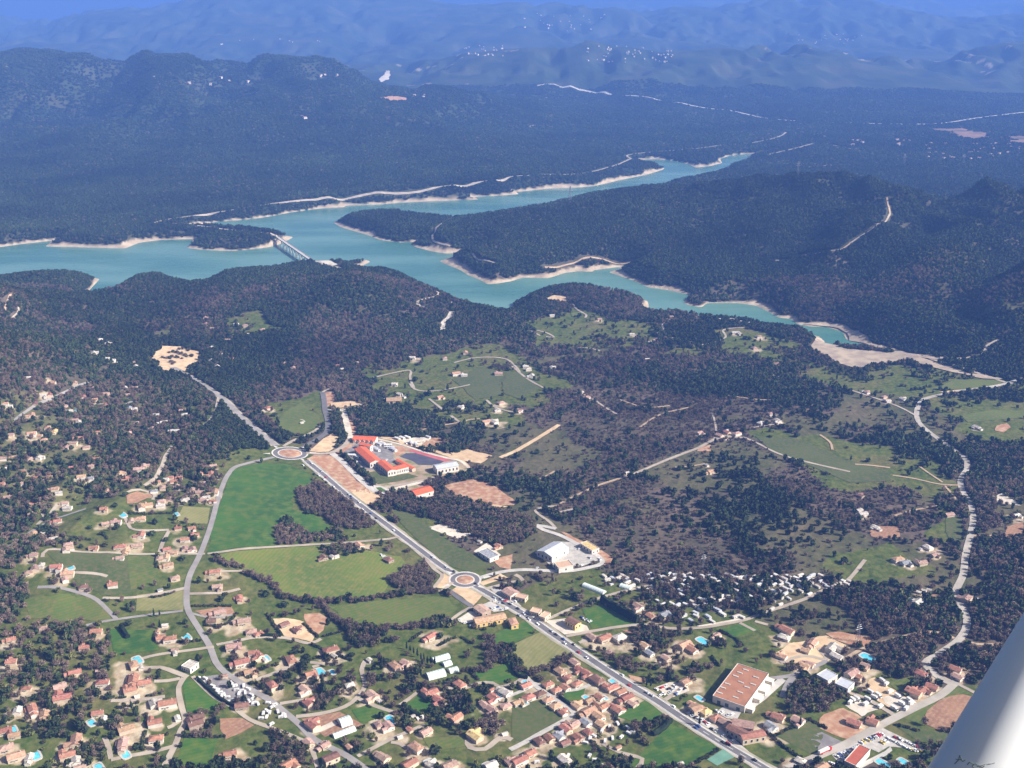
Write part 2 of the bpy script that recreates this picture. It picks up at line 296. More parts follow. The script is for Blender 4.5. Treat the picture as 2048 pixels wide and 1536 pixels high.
def ribbon(name, xy, width, m, dz, off=0.0, step=6, clear=True, jit=0):
    P = smooth_line(xy, step); T = np.gradient(P, axis=0); T /= np.linalg.norm(T, axis=1)[:, None]+1e-9; N = np.stack([-T[:, 1], T[:, 0]], 1)
    K = 3 if width > 2.5 else 2; vs = []; fs = []
    for k in range(K):
        w = width if not jit else width*(1+jit*(vnoise(P[:, 0]/14+k*50, P[:, 1]/14, 9+k)-.5))
        o = off + (k/(K-1)-.5)*w; q = P+N*(np.asarray(o).reshape(-1, 1) if np.ndim(o) else o)
        vs.append(np.column_stack([q, hz(q[:, 0], q[:, 1])+dz+lift(q[:, 1])]))
    n = len(P); V = np.concatenate(vs)
    for k in range(K-1):
        for i in range(n-1): fs.append((k*n+i, k*n+i+1, (k+1)*n+i+1, (k+1)*n+i)[::-1])
    o = structure(link(name, V, fs, m))
    if clear: ROADS.append((P, width/2+abs(off)))
    return o
def road(name, pts, width, m, dz=.30, **k): return ribbon(name, GP(pts)[:, :2], width, m, dz, **k)
CLEAR = []                                        # polygons (world) kept clear of trees
def drape(name, xy, m, dz=.14, s=None, clear=True, wob=0):
    xy = np.asarray(xy, float); L = np.linalg.norm(np.ptp(xy, axis=0)); s = s or max(4, L/28)
    B = []
    for i in range(len(xy)):
        a, b = xy[i], xy[(i+1) % len(xy)]; n = max(1, int(np.linalg.norm(b-a)/s))
        for k in range(n): B.append(a+(b-a)*k/n)
    B = np.array(B)
    if wob: B = B + wob*np.stack([fbm(B[:, 0], B[:, 1], 18, 2, 31)-.5, fbm(B[:, 0], B[:, 1], 18, 2, 37)-.5], 1)*2
    gx, gy = np.meshgrid(np.arange(B[:, 0].min(), B[:, 0].max(), s), np.arange(B[:, 1].min(), B[:, 1].max(), s))
    gx = gx.ravel(); gy = gy.ravel(); k = in_poly(gx, gy, B) & (poly_dist(gx, gy, B) > s*.4)
    pts = [Vector(p) for p in np.concatenate([B, np.column_stack([gx[k], gy[k]])])]
    v, e, f, *_ = delaunay_2d_cdt(pts, [], [list(range(len(B)))], 1, 1e-4)
    v = np.array([(p.x, p.y) for p in v]); z = hz(v[:, 0], v[:, 1])+dz+lift(v[:, 1])
    fs = []
    for t in f:
        a, b, c = (v[i] for i in t[:3]); fs.append(t if (b[0]-a[0])*(c[1]-a[1])-(b[1]-a[1])*(c[0]-a[0]) > 0 else t[::-1])
    o = structure(link(name, np.column_stack([v, z]), fs, m))
    if clear: CLEAR.append(B)
    return o
def patch(name, pts, m, dz=.14, **k): return drape(name, GP(pts)[:, :2], m, dz, **k)
# ------------------------------------------------------------------ places of the houses (crop pixel x, y, roof letter; capital = large, trailing s = small)
HOUSES = dict(
A="520 20 p;665 80 d;900 65 r;1400 10 p;1740 80 p;1915 170 r;1760 285 p;1690 355 d;1955 360 P;2010 440 p;770 440 r;675 565 r;350 415 p;90 500 r;90 680 r;1280 100 gs;1320 385 ws;1260 435 os;1285 490 r;1360 500 R;1400 580 ps;1400 607 ws;1070 705 O;1125 722 ws;600 770 R;795 750 ps;1060 780 os;1070 830 R;1155 850 r;1040 910 R;1095 950 ws;820 850 R;480 880 p;470 930 r;500 975 R;210 890 r;1870 565 P;1935 690 R;2000 760 o;2030 610 r;1340 1020 R;1230 1015 w;260 1060 R;140 1070 w;360 1100 o;780 1090 r;830 1135 ws;1590 1120 d;1565 1180 D;1240 1170 R;1420 1130 ws;1010 1220 O;1250 1300 R;985 1340 P;610 1320 O;40 1230 r;115 1265 o;130 1440 O;235 1445 w;540 1430 R;610 1475 w;50 1370 p;1840 1420 R;1935 1035 D;640 1530 p;1795 790 ps",
B="225 380 d;325 425 d;20 455 r;20 630 r;75 660 ws;280 670 R;600 590 R;625 628 ws;440 780 R;130 870 R;390 905 P;420 1010 r;750 865 w;930 955 P;985 985 ws;1110 715 O;1195 690 p;1400 480 R;1630 865 R;1400 935 R;1455 985 r;1900 970 r;1855 950 ws;1990 925 w;1830 1030 p;1885 1065 p;2000 1030 p;1600 1130 R;1060 1195 P;980 1180 p;1230 1220 rs;1360 1240 p;450 1190 R;420 1330 p;550 1345 p;745 1360 os;1010 1450 P;1280 1370 O;1750 1280 Y;1990 1250 ws;1885 900 rs;1150 1275 ws;260 1510 R;1230 1500 R;1400 1500 w;1550 1510 p;1880 1510 w;2030 1480 p;1260 1110 ws;1310 1122 ws;910 665 ws",
C="500 685 p;385 755 o;540 740 r;600 775 r;435 815 r;520 855 r;680 830 D;290 860 r;425 885 r;355 905 r;110 870 r;225 935 d;135 965 r;45 1005 o;290 985 o;350 1035 o;405 1085 r;800 890 R;870 920 r;700 960 r;620 990 o;520 1030 o;615 1080 O;730 1040 r;920 970 R;965 1015 p;845 1065 r;695 1118 o;715 1180 o;495 1180 p;590 1165 g;430 1220 R;610 1240 r;300 1290 r;375 1275 g;530 1285 r;425 1325 d;220 1315 d;150 1410 r;60 1475 R;850 1360 os;640 485 p;740 495 R;860 490 W;780 605 p;1060 548 o;1100 610 g;1230 650 p;1380 550 O;1440 585 r;1390 840 O;1110 315 r;1220 300 g;1640 470 p;1480 1050 o;1550 1080 y;1630 1130 r;1700 1165 p;1010 240 P;420 1465 w;1350 1490 ws",
D="150 435 R;130 485 w;360 530 O;300 590 o;510 575 W;550 640 W;110 635 o;290 715 o;335 700 p;670 780 P;720 795 r;780 710 p;1225 775 r;1500 740 r;1515 800 p;1165 930 R;1235 910 r;1310 880 r;1210 120 ws;1250 105 ws;1290 100 ws;1200 205 w;1590 175 P;1640 250 ws;1700 280 ws;1670 350 ws;1690 180 ws;1380 380 ws;690 1170 r;835 1160 r;80 1125 r;240 1150 p;25 1200 G;260 1470 w;430 1530 o",
E="40 150 o;75 170 w;255 245 O;280 150 d;400 80 r;345 85 w;670 100 R;760 115 o;740 30 p;1000 25 w;1080 20 p;850 70 p;1015 80 p;520 180 P;560 205 w;845 160 r;1035 185 g;1080 192 w;600 280 p;630 300 w;380 345 O;440 370 y;255 390 O;310 410 o;350 440 o;80 400 p;640 425 R;770 380 r;1035 385 p;1090 305 p;1220 350 p;1250 240 w;1345 245 p;1460 205 p;1475 235 w;1400 370 W;1310 300 w;690 500 p;580 470 P;530 500 p;760 590 r;720 650 p;580 660 r;240 590 p;310 580 w;120 575 o;20 590 p;650 738 O;715 750 g;390 735 r;280 745 r;180 690 r;30 670 w;60 900 p;10 790 r;160 790 p;960 720 O;1000 765 r;1110 680 P;1150 650 p;1040 740 r;1360 740 r;1430 742 r;1390 772 r;1260 775 r;1320 755 w;1420 812 p;1300 822 p;1230 850 g;860 850 o;830 990 r;440 830 o;470 862 w;300 910 r;255 955 r;520 945 p;540 985 w;460 1090 r;1130 980 O;1185 960 o;1290 930 p;1360 915 p;1285 968 W;1480 920 w;1600 715 r;1690 718 R;1640 655 d;1705 645 p;1620 785 p;1600 860 p;1720 865 O;1650 900 w;1700 930 r;1620 925 p;1540 840 p;1120 1075 O;1050 1085 p;930 1100 P;845 1110 p;270 1205 O;345 1195 w;380 1250 p;430 1230 w;545 1275 p;530 1320 p;750 1305 R;960 1300 R;1010 1325 o;1100 1290 P;1130 1205 R;960 1385 p;1535 1145 r;1425 1145 r;1560 1200 r;1480 1240 R;1335 1315 r;1390 1340 o;1330 1385 O;1345 1445 O;1275 1390 p;1480 1310 p;1545 1315 p;1720 1500 R;270 1360 p;450 1460 R;280 1470 p;230 1500 p;330 1440 w;540 1515 O;20 1180 p;260 1040 o",
F="100 185 r;365 300 ws;1150 75 w;1185 95 ws;1470 100 o;1640 180 w;1840 300 O;1905 300 W;825 1285 o;610 1375 ws;640 1372 ws;540 1382 d;1060 1400 d;1940 1290 r;1790 1250 ws;1960 145 p;1935 200 w",
G="65 205 p;550 60 w;600 100 p;1720 380 r;1800 392 P;1660 405 p;1720 362 ws;1990 305 w;920 700 ws;1560 640 ws;1590 695 o;1500 385 p",
H="20 230 p;790 60 p;760 50 ws;930 95 p;960 130 w;1080 115 w;80 290 W;1670 340 w;740 885 d;760 1035 W;730 1005 w;860 1140 w;1450 1040 p;1990 1045 w;1220 1310 ws;1280 1300 w;1330 1360 p;1040 1400 O;1100 1425 g;1230 1425 p",
I="220 1480 w;420 1520 o;600 1520 o;795 1185 W;870 1210 w;750 1280 w;840 1330 w;900 1340 w;940 1360 w;1060 1360 p;1085 1392 w;1640 1000 p;1650 1050 p;1700 1085 p;1890 1050 w;1960 1060 p;1980 1130 w;1820 1180 p;1690 1240 w;1770 1290 w;1860 1330 r;1740 1392 w;1690 1345 w",
J="50 1095 p;300 1315 ws;240 1360 p;300 1400 p;650 1385 r;680 1412 w;1250 1320 W;1570 1220 p;1675 1280 o;1510 1325 p;1600 1450 O;1665 1460 w;1940 1450 P;820 1360 p;1110 1530 w",
K="110 1390 w;130 1412 w;160 1465 w;320 1397 w;320 982 w;700 1010 p;1160 1175 p;1130 1192 w;960 1132 w;1080 1332 w;1170 1340 p;1780 1120 w;1812 1122 w;1660 1012 w;1760 1015 w;1830 1030 w;1900 1042 w;1970 1152 p;1940 1242 p;1270 992 p",
L="60 1372 p;60 1472 w")
HP = []                                           # px, py, letter, large, small
for k, t in HOUSES.items():
    ox, oy = CROP[k]
    for q in t.split(';'):
        a, b, c = q.split(); l = c[0]; HP.append((ox+float(a)/4, oy+float(b)/4+1.5, l.lower(), l.isupper(), c.endswith('s') and len(c) > 1))
HW = G([h[0] for h in HP], [h[1] for h in HP], 2.0)
# ------------------------------------------------------------------ ground
ZONES = [GP(p)[:, :2] for p in (
 [(-250,800),(60,790),(200,745),(330,770),(430,815),(520,885),(610,905),(760,1040),(905,1150),(1000,1190),(1240,1350),(1560,1535),(-500,1535)],
 [(1000,1190),(1180,1130),(1300,1185),(1480,1250),(1620,1290),(1800,1400),(2060,1360),(2400,1535),(1560,1535),(1240,1350)],
 [(700,745),(900,705),(1010,690),(1130,760),(1100,790),(1010,850),(900,845),(760,790)],
 [(1500,855),(1640,860),(1900,930),(1920,980),(1800,985),(1650,960)], [(1580,740),(1740,735),(2060,770),(2060,900),(1900,860),(1850,800),(1740,790)],
 [(320,640),(500,630),(560,660),(430,690),(330,680)], [(560,800),(640,790),(650,850),(600,880),(550,850)], [(1050,640),(1150,620),(1300,640),(1330,700),(1450,690),(1420,660),(1480,650),(1600,690),(1640,740),(1500,720),(1250,690),(1060,690)],
 [(1880,1010),(1930,1020),(1925,1095),(1880,1090)], [(1660,1100),(1800,1080),(1880,1150),(1700,1170)], [(740,1010),(900,1060),(1010,1140),(1010,1180),(900,1140)])]
nrow = [420.0]
while nrow[-1] < 18450:
    y = nrow[-1]; nrow.append(y+max(1.35, min(26, (y*y+3.6e5)/(FPX/2)/CAM_H*.92)))
TY = np.array(nrow); TU = np.linspace(-.66, .66, 900)
TX = TU[None, :]*TY[:, None]; TYY = np.repeat(TY[:, None], len(TU), 1); tx = TX.ravel(); ty = TYY.ravel(); tz = hz(tx, ty)
nr, nc = TX.shape
idx = np.arange(nr*nc).reshape(nr, nc)
quads = np.stack([idx[:-1, :-1], idx[:-1, 1:], idx[1:, 1:], idx[1:, :-1]], -1).reshape(-1, 4)
me = bpy.data.meshes.new('ground'); me.vertices.add(nr*nc); me.vertices.foreach_set('co', np.stack([tx, ty, tz], -1).astype(np.float32).ravel())
me.loops.add(quads.size); me.loops.foreach_set('vertex_index', quads.astype(np.int32).ravel())
me.polygons.add(len(quads)); me.polygons.foreach_set('loop_start', np.arange(0, quads.size, 4, dtype=np.int32)); me.polygons.foreach_set('loop_total', np.full(len(quads), 4, np.int32))
me.polygons.foreach_set('use_smooth', np.ones(len(quads), bool)); me.update(calc_edges=True); me.validate()
def zone_grass(x, y):
    g = np.zeros(x.shape)
    for P in ZONES:
        m = (x > P[:, 0].min()-60) & (x < P[:, 0].max()+60) & (y > P[:, 1].min()-60) & (y < P[:, 1].max()+60)
        if m.any():
            xx = x[m]+(fbm(x[m], y[m], 60, 2, 41)-.5)*70; yy = y[m]+(fbm(x[m], y[m], 60, 2, 43)-.5)*70
            g[m] = np.maximum(g[m], in_poly(xx, yy, P))
    return g
grass = zone_grass(tx, ty)
def glade(x, y): return np.clip((fbm(x, y, 150, 4, 123)-.60)/.05, 0, 1)*(y < 1900)*(x > -.09*y)
grass = np.maximum(grass, .4*glade(tx, ty))*(1-.45*np.clip((ty-1120)/120, 0, 1)*np.clip((-.30*ty-tx)/60, 0, 1))
bare = np.zeros(tx.shape)
for (px, py, l, big, small), (x, y, z) in zip(HP, HW):
    r = (12 if big else 9)*(.5 if small else 1)*(.9+.5*math.sin(px*1.7))*(.75 if py < 1160 and px < 480 else 1); ox, oy = r*.35*math.sin(px), -r*.35
    j0, j1 = np.searchsorted(TY, [y-2.4*r, y+2.4*r]); i0, i1 = np.searchsorted(TU, [(x-3*r)/y, (x+3*r)/y])
    sx = TX[j0:j1, i0:i1]; sy = TYY[j0:j1, i0:i1]
    if sx.size == 0: continue
    d = np.hypot((sx-x-ox), (sy-y-oy))/r + 1.1*(fbm(sx, sy, 9, 2, 51)-.5); v = np.clip((1.05-d)/.3, 0, 1)*(.6 if px < 480 and py < 1160 else .75)
    b2 = bare.reshape(nr, nc)[j0:j1, i0:i1]; np.maximum(b2, v, out=b2)
lm = (ty > 1300) & (ty < 5200); dl = np.full(tx.shape, 1e3); dl[lm] = poly_dist(tx[lm], ty[lm], LAKE)
def shore(x, y): return np.clip(13.5+34*(fbm(x, y, 75, 3, 61)-.5), 4, 26)
beach = np.clip((shore(tx, ty) - dl)/3, 0, 1)
farb = (fbm(tx, ty, 90, 3, 71) > .745) & (ty > 4300) & (ty < 9500) & (fbm(tx, ty, 900, 2, 77) > .52)
bare = np.maximum(bare, farb*.45)
for nme, val in (('forest', np.clip((ty-2300)/900, 0, 1)), ('grass', grass), ('bare', bare), ('beach', beach)):
    at = me.attributes.new(nme, 'FLOAT', 'POINT'); at.data.foreach_set('value', val.astype(np.float32))
def ground_mat():
    m = bpy.data.materials.new('ground'); m.use_nodes = True; t = m.node_tree; n = t.nodes; L = t.links; b = n['Principled BSDF']
    b.inputs['Roughness'].default_value = .95; b.inputs['Specular IOR Level'].default_value = .1
    g = n.new('ShaderNodeNewGeometry')
    def noise(s, d=4):
        x = n.new('ShaderNodeTexNoise'); x.inputs['Scale'].default_value = s; x.inputs['Detail'].default_value = d; L.new(g.outputs['Position'], x.inputs['Vector']); return x.outputs[0]
    def ramp(src, stops):
        r = n.new('ShaderNodeValToRGB'); e = r.color_ramp.elements
        while len(e) < len(stops): e.new(.5)
        for q, (p, c) in zip(e, stops): q.position = p; q.color = (*c, 1)
        L.new(src, r.inputs[0]); return r.outputs[0]
    def mix(f, a, c):
        x = n.new('ShaderNodeMix'); x.data_type = 'RGBA'
        if isinstance(f, float): x.inputs[0].default_value = f
        else: L.new(f, x.inputs[0])
        L.new(a, x.inputs[6]); L.new(c, x.inputs[7]); return x.outputs[2]
    def attr(k): a = n.new('ShaderNodeAttribute'); a.attribute_name = k; return a.outputs['Fac']
    wood = mix(.5, ramp(noise(.012, 6), [(.35, (.045, .050, .026)), (.52, (.105, .082, .055)), (.68, (.165, .118, .095))]), ramp(noise(.09, 3), [(.35, (.040, .046, .026)), (.6, (.125, .095, .075))]))
    gr = mix(.55, ramp(noise(.016, 5), [(.32, (.052, .096, .012)), (.5, (.088, .120, .020)), (.68, (.150, .130, .050))]), ramp(noise(.16, 4), [(.35, (.035, .060, .012)), (.62, (.135, .125, .045))]))
    fo = ramp(noise(.004, 8), [(.36, (.020, .034, .016)), (.5, (.034, .048, .022)), (.66, (.062, .066, .034))]); wood = mix(attr('forest'), wood, fo)
    ba = ramp(noise(.12, 4), [(.35, (.36, .26, .17)), (.65, (.60, .50, .38))])
    be = ramp(noise(.03, 4), [(.35, (.36, .285, .205)), (.65, (.50, .41, .30))])
    c = mix(attr('beach'), mix(attr('bare'), mix(attr('grass'), wood, gr), ba), be); L.new(c, b.inputs['Base Color'])
    bp = n.new('ShaderNodeBump'); bp.inputs['Strength'].default_value = .8; bp.inputs['Distance'].default_value = 5; L.new(noise(.05, 4), bp.inputs['Height']); L.new(bp.outputs[0], b.inputs['Normal'])
    return m
M['ground'] = ground_mat(); me.materials.append(M['ground'])
ground = structure(bpy.data.objects.new('ground', me)); COL.objects.link(ground)
# ------------------------------------------------------------------ lake
def water_mat():
    m = bpy.data.materials.new('lake_water'); m.use_nodes = True; t = m.node_tree; n = t.nodes; L = t.links; b = n['Principled BSDF']
    b.inputs['Roughness'].default_value = .12; b.inputs['IOR'].default_value = 1.33; b.inputs['Specular IOR Level'].default_value = .5
    g = n.new('ShaderNodeNewGeometry'); mp = n.new('ShaderNodeMapping'); mp.inputs['Scale'].default_value = (.5, 1.6, 1); L.new(g.outputs['Position'], mp.inputs['Vector'])
    x = n.new('ShaderNodeTexNoise'); x.inputs['Scale'].default_value = .0045; x.inputs['Detail'].default_value = 5; L.new(mp.outputs[0], x.inputs['Vector'])
    sp = n.new('ShaderNodeSeparateXYZ'); L.new(g.outputs['Position'], sp.inputs[0])
    r = n.new('ShaderNodeValToRGB'); r.color_ramp.elements[0].position = .38; r.color_ramp.elements[1].position = .62
    r.color_ramp.elements[0].color = (.066, .180, .145, 1); r.color_ramp.elements[1].color = (.135, .265, .22, 1); L.new(x.outputs[0], r.inputs[0]); L.new(r.outputs[0], b.inputs['Base Color'])
    w = n.new('ShaderNodeTexNoise'); w.inputs['Scale'].default_value = .12; w.inputs['Detail'].default_value = 4; L.new(mp.outputs[0], w.inputs['Vector'])
    bp = n.new('ShaderNodeBump'); bp.inputs['Strength'].default_value = .35; bp.inputs['Distance'].default_value = 1.5; L.new(w.outputs[0], bp.inputs['Height']); L.new(bp.outputs[0], b.inputs['Normal'])
    return m
M['water'] = water_mat()
x0, y0 = LAKE.min(0)-20; x1, y1 = LAKE.max(0)+20
structure(link('lake_water', [(x0, y0, 0), (x1, y0, 0), (x1, y1, 0), (x0, y1, 0)], [(0, 1, 2, 3)], M['water']))
M['school_ground'] = crop_mat('trodden_earth', (.40, .31, .22), (.30, .21, .15), (.17, .17, .07), .02, .1)
M['far_soil'] = crop_mat('scrubby_soil', (.34, .20, .14), (.20, .13, .09), (.08, .07, .04), .006, .012)
# ------------------------------------------------------------------ fields, yards, soil
Z1 = lambda pts: [(500+a*.12695, 860+b*.12695) for a, b in pts]      # enlargements used while measuring the photograph
Z2 = lambda pts: [(640+a*.15625, 860+b*.15625) for a, b in pts]
Z3 = lambda pts: [(860+a*.11719, 1100+b*.11719) for a, b in pts]
Z6 = lambda pts: [(1648+a*.19531, 1300+b*.19531) for a, b in pts]
patch('wheat_field', [(468,940),(500,930),(530,927),(575,929),(612,945),(633,967),(600,985),(582,1000),(585,1020),(630,1030),(672,1062),(640,1072),(600,1062),(575,1046),(545,1054),(550,1091),(412,1105),(425,1060),(440,1000),(455,962)], M['green_bright'], wob=5)
patch('meadow', [(420,1111),(550,1097),(650,1094),(740,1101),(800,1112),(815,1130),(780,1160),(772,1190),(700,1199),(580,1194),(540,1160),(480,1140)], M['green_pale'], wob=5)
patch('meadow', [(655,1212),(780,1203),(870,1194),(900,1197),(917,1220),(890,1240),(800,1253),(720,1248),(680,1235)], M['green_olive'], wob=5)
patch('meadow', [(775,1012),(830,1032),(900,1082),(985,1132),(940,1145),(895,1130),(840,1085),(805,1050)], M['green_dull'])
patch('field', [(1022,1291),(1088,1261),(1150,1302),(1120,1322),(1063,1348),(1028,1310)], M['khaki'])
patch('field', [(962,1278),(1050,1243),(1086,1259),(1020,1289),(985,1305)], M['green_bright'])
patch('field', [(1300,1488),(1342,1448),(1442,1496),(1388,1528),(1350,1536),(1255,1536)], M['green_bright'])
patch('field', [(1230,1432),(1292,1400),(1342,1426),(1290,1452)], M['green_bright'])
patch('field', [(366,1013),(420,1016),(415,1048),(352,1045)], M['khaki'])
patch('meadow', [(95,1107),(200,1105),(312,1110),(320,1168),(265,1185),(205,1192),(120,1140)], M['green_dull'], wob=4)
patch('field', [(255,1112),(313,1110),(318,1166),(262,1180)], M['green_olive'], dz=.2)
patch('field', [(274,1190),(369,1181),(367,1220),(272,1222)], M['khaki'])
patch('meadow', [(42,1198),(130,1186),(200,1202),(222,1238),(150,1242),(60,1240)], M['green_olive'], wob=5)
patch('meadow', [(218,1258),(305,1260),(318,1300),(228,1310)], M['green_bright'])
patch('meadow', [(364,1358),(398,1364),(465,1414),(374,1426)], M['green_bright'])
patch('meadow', [(365,1477),(440,1474),(425,1536),(340,1536)], M['green_bright'], wob=4)
patch('ploughed_field', [(436,1437),(478,1432),(508,1452),(455,1478)], M['soil_brown'], wob=4)
patch('ploughed_field', [(388,1222),(462,1213),(470,1230),(402,1236)], M['soil_brown'], wob=4)
patch('excavation', cr('B', [(400,305),(510,295),(560,335),(555,380),(535,440),(500,470),(430,430),(385,350)]), M['soil_red'], wob=4)
patch('yard', cr('B', [(140,340),(300,350),(380,370),(470,480),(450,520),(330,500),(220,480)]), M['sand'], wob=4)
patch('field', [(945,1347),(1020,1326),(1060,1350),(990,1369),(960,1362)], M['green_bright'])
patch('field', [(703,1420),(760,1402),(778,1430),(722,1448)], M['green_bright'])
patch('ploughed_field', [(602,1438),(680,1424),(728,1450),(650,1474)], M['soil_brown'])
patch('field', cr('B', [(1185,1035),(1310,955),(1430,1040),(1390,1100),(1330,1110)]), M['green_bright'])
patch('field', cr('C', [(0,1050),(230,985),(410,1140),(90,1330),(0,1300)]), M['green_dull'])
patch('field', cr('C', [(730,230),(1000,385),(640,420),(560,270)]), M['green_bright'])
patch('field', cr('C', [(1660,430),(1860,370),(1980,430),(1760,500)]), M['green_bright'])
patch('field', cr('C', [(400,940),(590,890),(560,990),(440,1000)]), M['green_bright'])
patch('strip_meadow', cr('C', [(510,620),(560,610),(960,880),(900,900),(700,770)]), M['green_olive'])
patch('meadow', [(1510,872),(1600,880),(1680,915),(1780,945),(1782,962),(1700,966),(1620,932),(1540,900)], M['green_dull'])
patch('meadow', cr('H', [(1420,1070),(1560,1060),(1570,1240),(1480,1300),(1420,1180)]), M['green_dull'])
patch('meadow', cr('H', [(1540,250),(1800,210),(2048,215),(2048,270),(1600,310)]), M['green_olive'])
patch('meadow', cr('L', [(1500,1500),(1880,1510),(1800,1580),(1300,1580)]), M['green_olive'])
patch('meadow', cr('K', [(470,970),(560,960),(570,990),(480,1000)]), M['green_olive'])
patch('field', [(555,835),(600,805),(640,830),(640,850),(600,872),(560,860)], M['green_olive'], wob=4)
patch('field', [(905,760),(960,735),(1010,745),(1000,790),(950,800)], M['green_dull'], wob=4)
patch('field', [(1010,745),(1050,745),(1080,775),(1040,800),(1005,785)], M['green_dull'], wob=4)
patch('meadow', cr('D', [(960,850),(1160,800),(1200,870),(1040,930)]), M['green_olive'])
patch('meadow', cr('D', [(60,1280),(330,1160),(470,1220),(400,1390),(330,1420)]), M['green_dull'])
patch('vineyard', cr('B', [(1330,1290),(1640,1290),(1700,1360),(1400,1400)]), M['green_olive'])
patch('bare_earth', Z1([(860,450),(1010,395),(1250,395),(1390,460),(1560,640),(1700,800),(1850,920),(1900,1010),(1700,960),(1560,985),(1400,920),(1080,680)]), M['soil_red'], wob=4)
patch('sand_lot', Z2([(390,770),(600,740),(720,820),(830,870),(700,960),(540,950),(400,840)]), M['sand'], wob=4)
patch('sand_lot', Z1([(860,330),(1000,290),(1280,60),(1440,150),(1450,200),(1230,345),(1050,350)]), M['sand'], wob=4)
patch('bare_earth', Z1([(1330,350),(1560,215),(1620,260),(1430,380)]), M['soil_red'])
patch('bare_earth', [(648,787),(668,782),(671,800),(655,815),(648,806)], M['soil_red'])
patch('sand_lot', [(665,806),(710,802),(722,808),(690,817),(662,816)], M['sand'], wob=4)
patch('bare_earth', [(690,822),(740,808),(744,816),(705,828)], M['soil_red'])
patch('bare_earth', [(832,884),(868,876),(890,879),(884,892),(852,896)], M['soil_red'], wob=4)
patch('sand_lot', [(898,906),(935,898),(985,911),(960,927),(925,923)], M['sand'], wob=4)
patch('bare_earth', [(890,972),(950,957),(988,970),(1030,1004),(1022,1012),(990,1009),(940,1005),(902,985)], M['soil_red'], wob=4)
patch('sand_lot', [(940,1004),(990,1008),(1015,1014),(985,1018),(945,1012)], M['sand'], wob=4)
patch('bare_earth', [(1118,1064),(1140,1068),(1195,1095),(1236,1122),(1212,1132),(1190,1100),(1150,1082)], M['soil_red'], wob=4)
patch('sand_lot', Z6([(430,360),(530,290),(640,350),(900,520),(960,540),(830,620),(640,580),(470,480)]), M['sand'], wob=4)
patch('gravel_lot', Z6([(590,470),(760,440),(930,530),(870,610),(720,600),(600,540)]), M['gravel'], dz=.2, wob=4)
patch('earth_yard', Z6([(-10,660),(180,588),(352,680),(240,752),(392,815),(322,900),(230,905),(-20,800)]), M['soil_red'], wob=4)
patch('worn_yard', Z6([(200,560),(330,500),(560,590),(420,640),(350,670)]), M['gravel'], wob=4)
patch('worn_yard', cr('D', [(330,1280),(430,1250),(600,1330),(540,1400),(400,1410)]), M['lot'])
patch('quarry_floor', cr('I', [(1230,1310),(1300,1235),(1450,1240),(1610,1285),(1600,1370),(1500,1435),(1380,1450),(1280,1405)]), M['sand'], wob=6)
patch('horse_track', Z6([(1010,720),(1060,620),(1180,520),(1300,470),(1420,455),(1560,490),(1700,560),(1560,700),(1400,770),(1290,830),(1190,830),(1060,770)]), M['soil_brown'], dz=.2)
patch('sand_ring', Z6([(1060,740),(1130,695),(1250,705),(1320,760),(1300,800),(1210,820),(1110,790)]), M['soil_brown'], dz=.3)
patch('meadow', Z6([(800,690),(1060,490),(1300,350),(1560,470),(1420,450),(1180,500),(1010,690),(960,760)]), M['green_olive'], dz=.12)
patch('meadow', Z6([(700,760),(960,800),(1300,850),(1230,960),(1000,960)]), M['green_dull'])
patch('earth_patch', cr('H', [(1900,1150),(2048,1110),(2048,1240),(1890,1240)]), M['soil_brown'], wob=4)
patch('earth_patch', cr('H', [(1820,330),(1900,320),(1950,350),(1880,385),(1820,370)]), M['soil_red'], wob=5)
patch('earth_patch', cr('H', [(810,1180),(900,1140),(1060,1140),(1040,1220),(920,1230),(830,1215)]), M['soil_brown'], wob=5)
patch('sand_lot', cr('H', [(1760,920),(1880,870),(2020,970),(1900,960),(1850,950)]), M['gravel'], wob=5)
patch('sand_lot', cr('H', [(1365,65),(1570,45),(1580,80),(1450,80)]), M['sand'], wob=4)
patch('earth_patch', cr('D', [(450,450),(560,460),(880,500),(780,560),(640,540),(520,500)]), M['soil_red'], wob=5)
patch('building_plot', cr('D', [(80,600),(330,490),(460,470),(640,560),(480,690),(260,720),(120,680)]), M['sand'], wob=5)
patch('earth_patch', cr('D', [(1240,150),(1430,140),(1440,180),(1300,200)]), M['soil_brown'])
patch('earth_patch', cr('G', [(1500,500),(1590,490),(1590,540),(1480,540)]), M['soil_red'])
patch('earth_patch', cr('E', [(1010,890),(1100,860),(1230,890),(1100,950),(1020,960)]), M['soil_brown'])
patch('earth_patch', cr('C', [(930,790),(1060,820),(1070,860),(950,830)]), M['soil_red'])
patch('earth_patch', cr('C', [(870,430),(1000,430),(960,470)]), M['soil_brown'])
patch('dam_clearing', cr('K', [(250,860),(330,830),(440,840),(440,880),(270,880)]), M['sand'], wob=4)
patch('dam_clearing', cr('K', [(640,930),(700,910),(680,945)]), M['sand'], wob=4)
patch('mud_flat', cr('L', [(330,1240),(400,1160),(440,1200),(600,1255),(860,1275),(1100,1300),(1500,1420),(1860,1500),(1780,1510),(1500,1450),(1290,1400),(1100,1345),(900,1385),(700,1405),(560,1370),(420,1310)]), M['beach'], dz=.9, wob=8)
patch('mud_flat', cr('L', [(250,1066),(420,1045),(560,1052),(640,1080),(720,1120),(800,1160),(830,1220),(1000,1260),(1100,1285),(1350,1325),(1560,1345),(1720,1310),(1560,1330),(1300,1345),(1000,1292),(800,1222),(640,1190),(640,1130),(560,1095),(420,1070)]), M['beach'], dz=.9, wob=6)
patch('spoil_heap', [(752,198),(778,194),(810,196),(814,201),(790,204),(770,200)], M['soil_red'], dz=2, wob=15)
patch('scree', [(757,160),(770,150),(785,142),(778,160),(762,166)], M['gravel'], dz=2, wob=15)
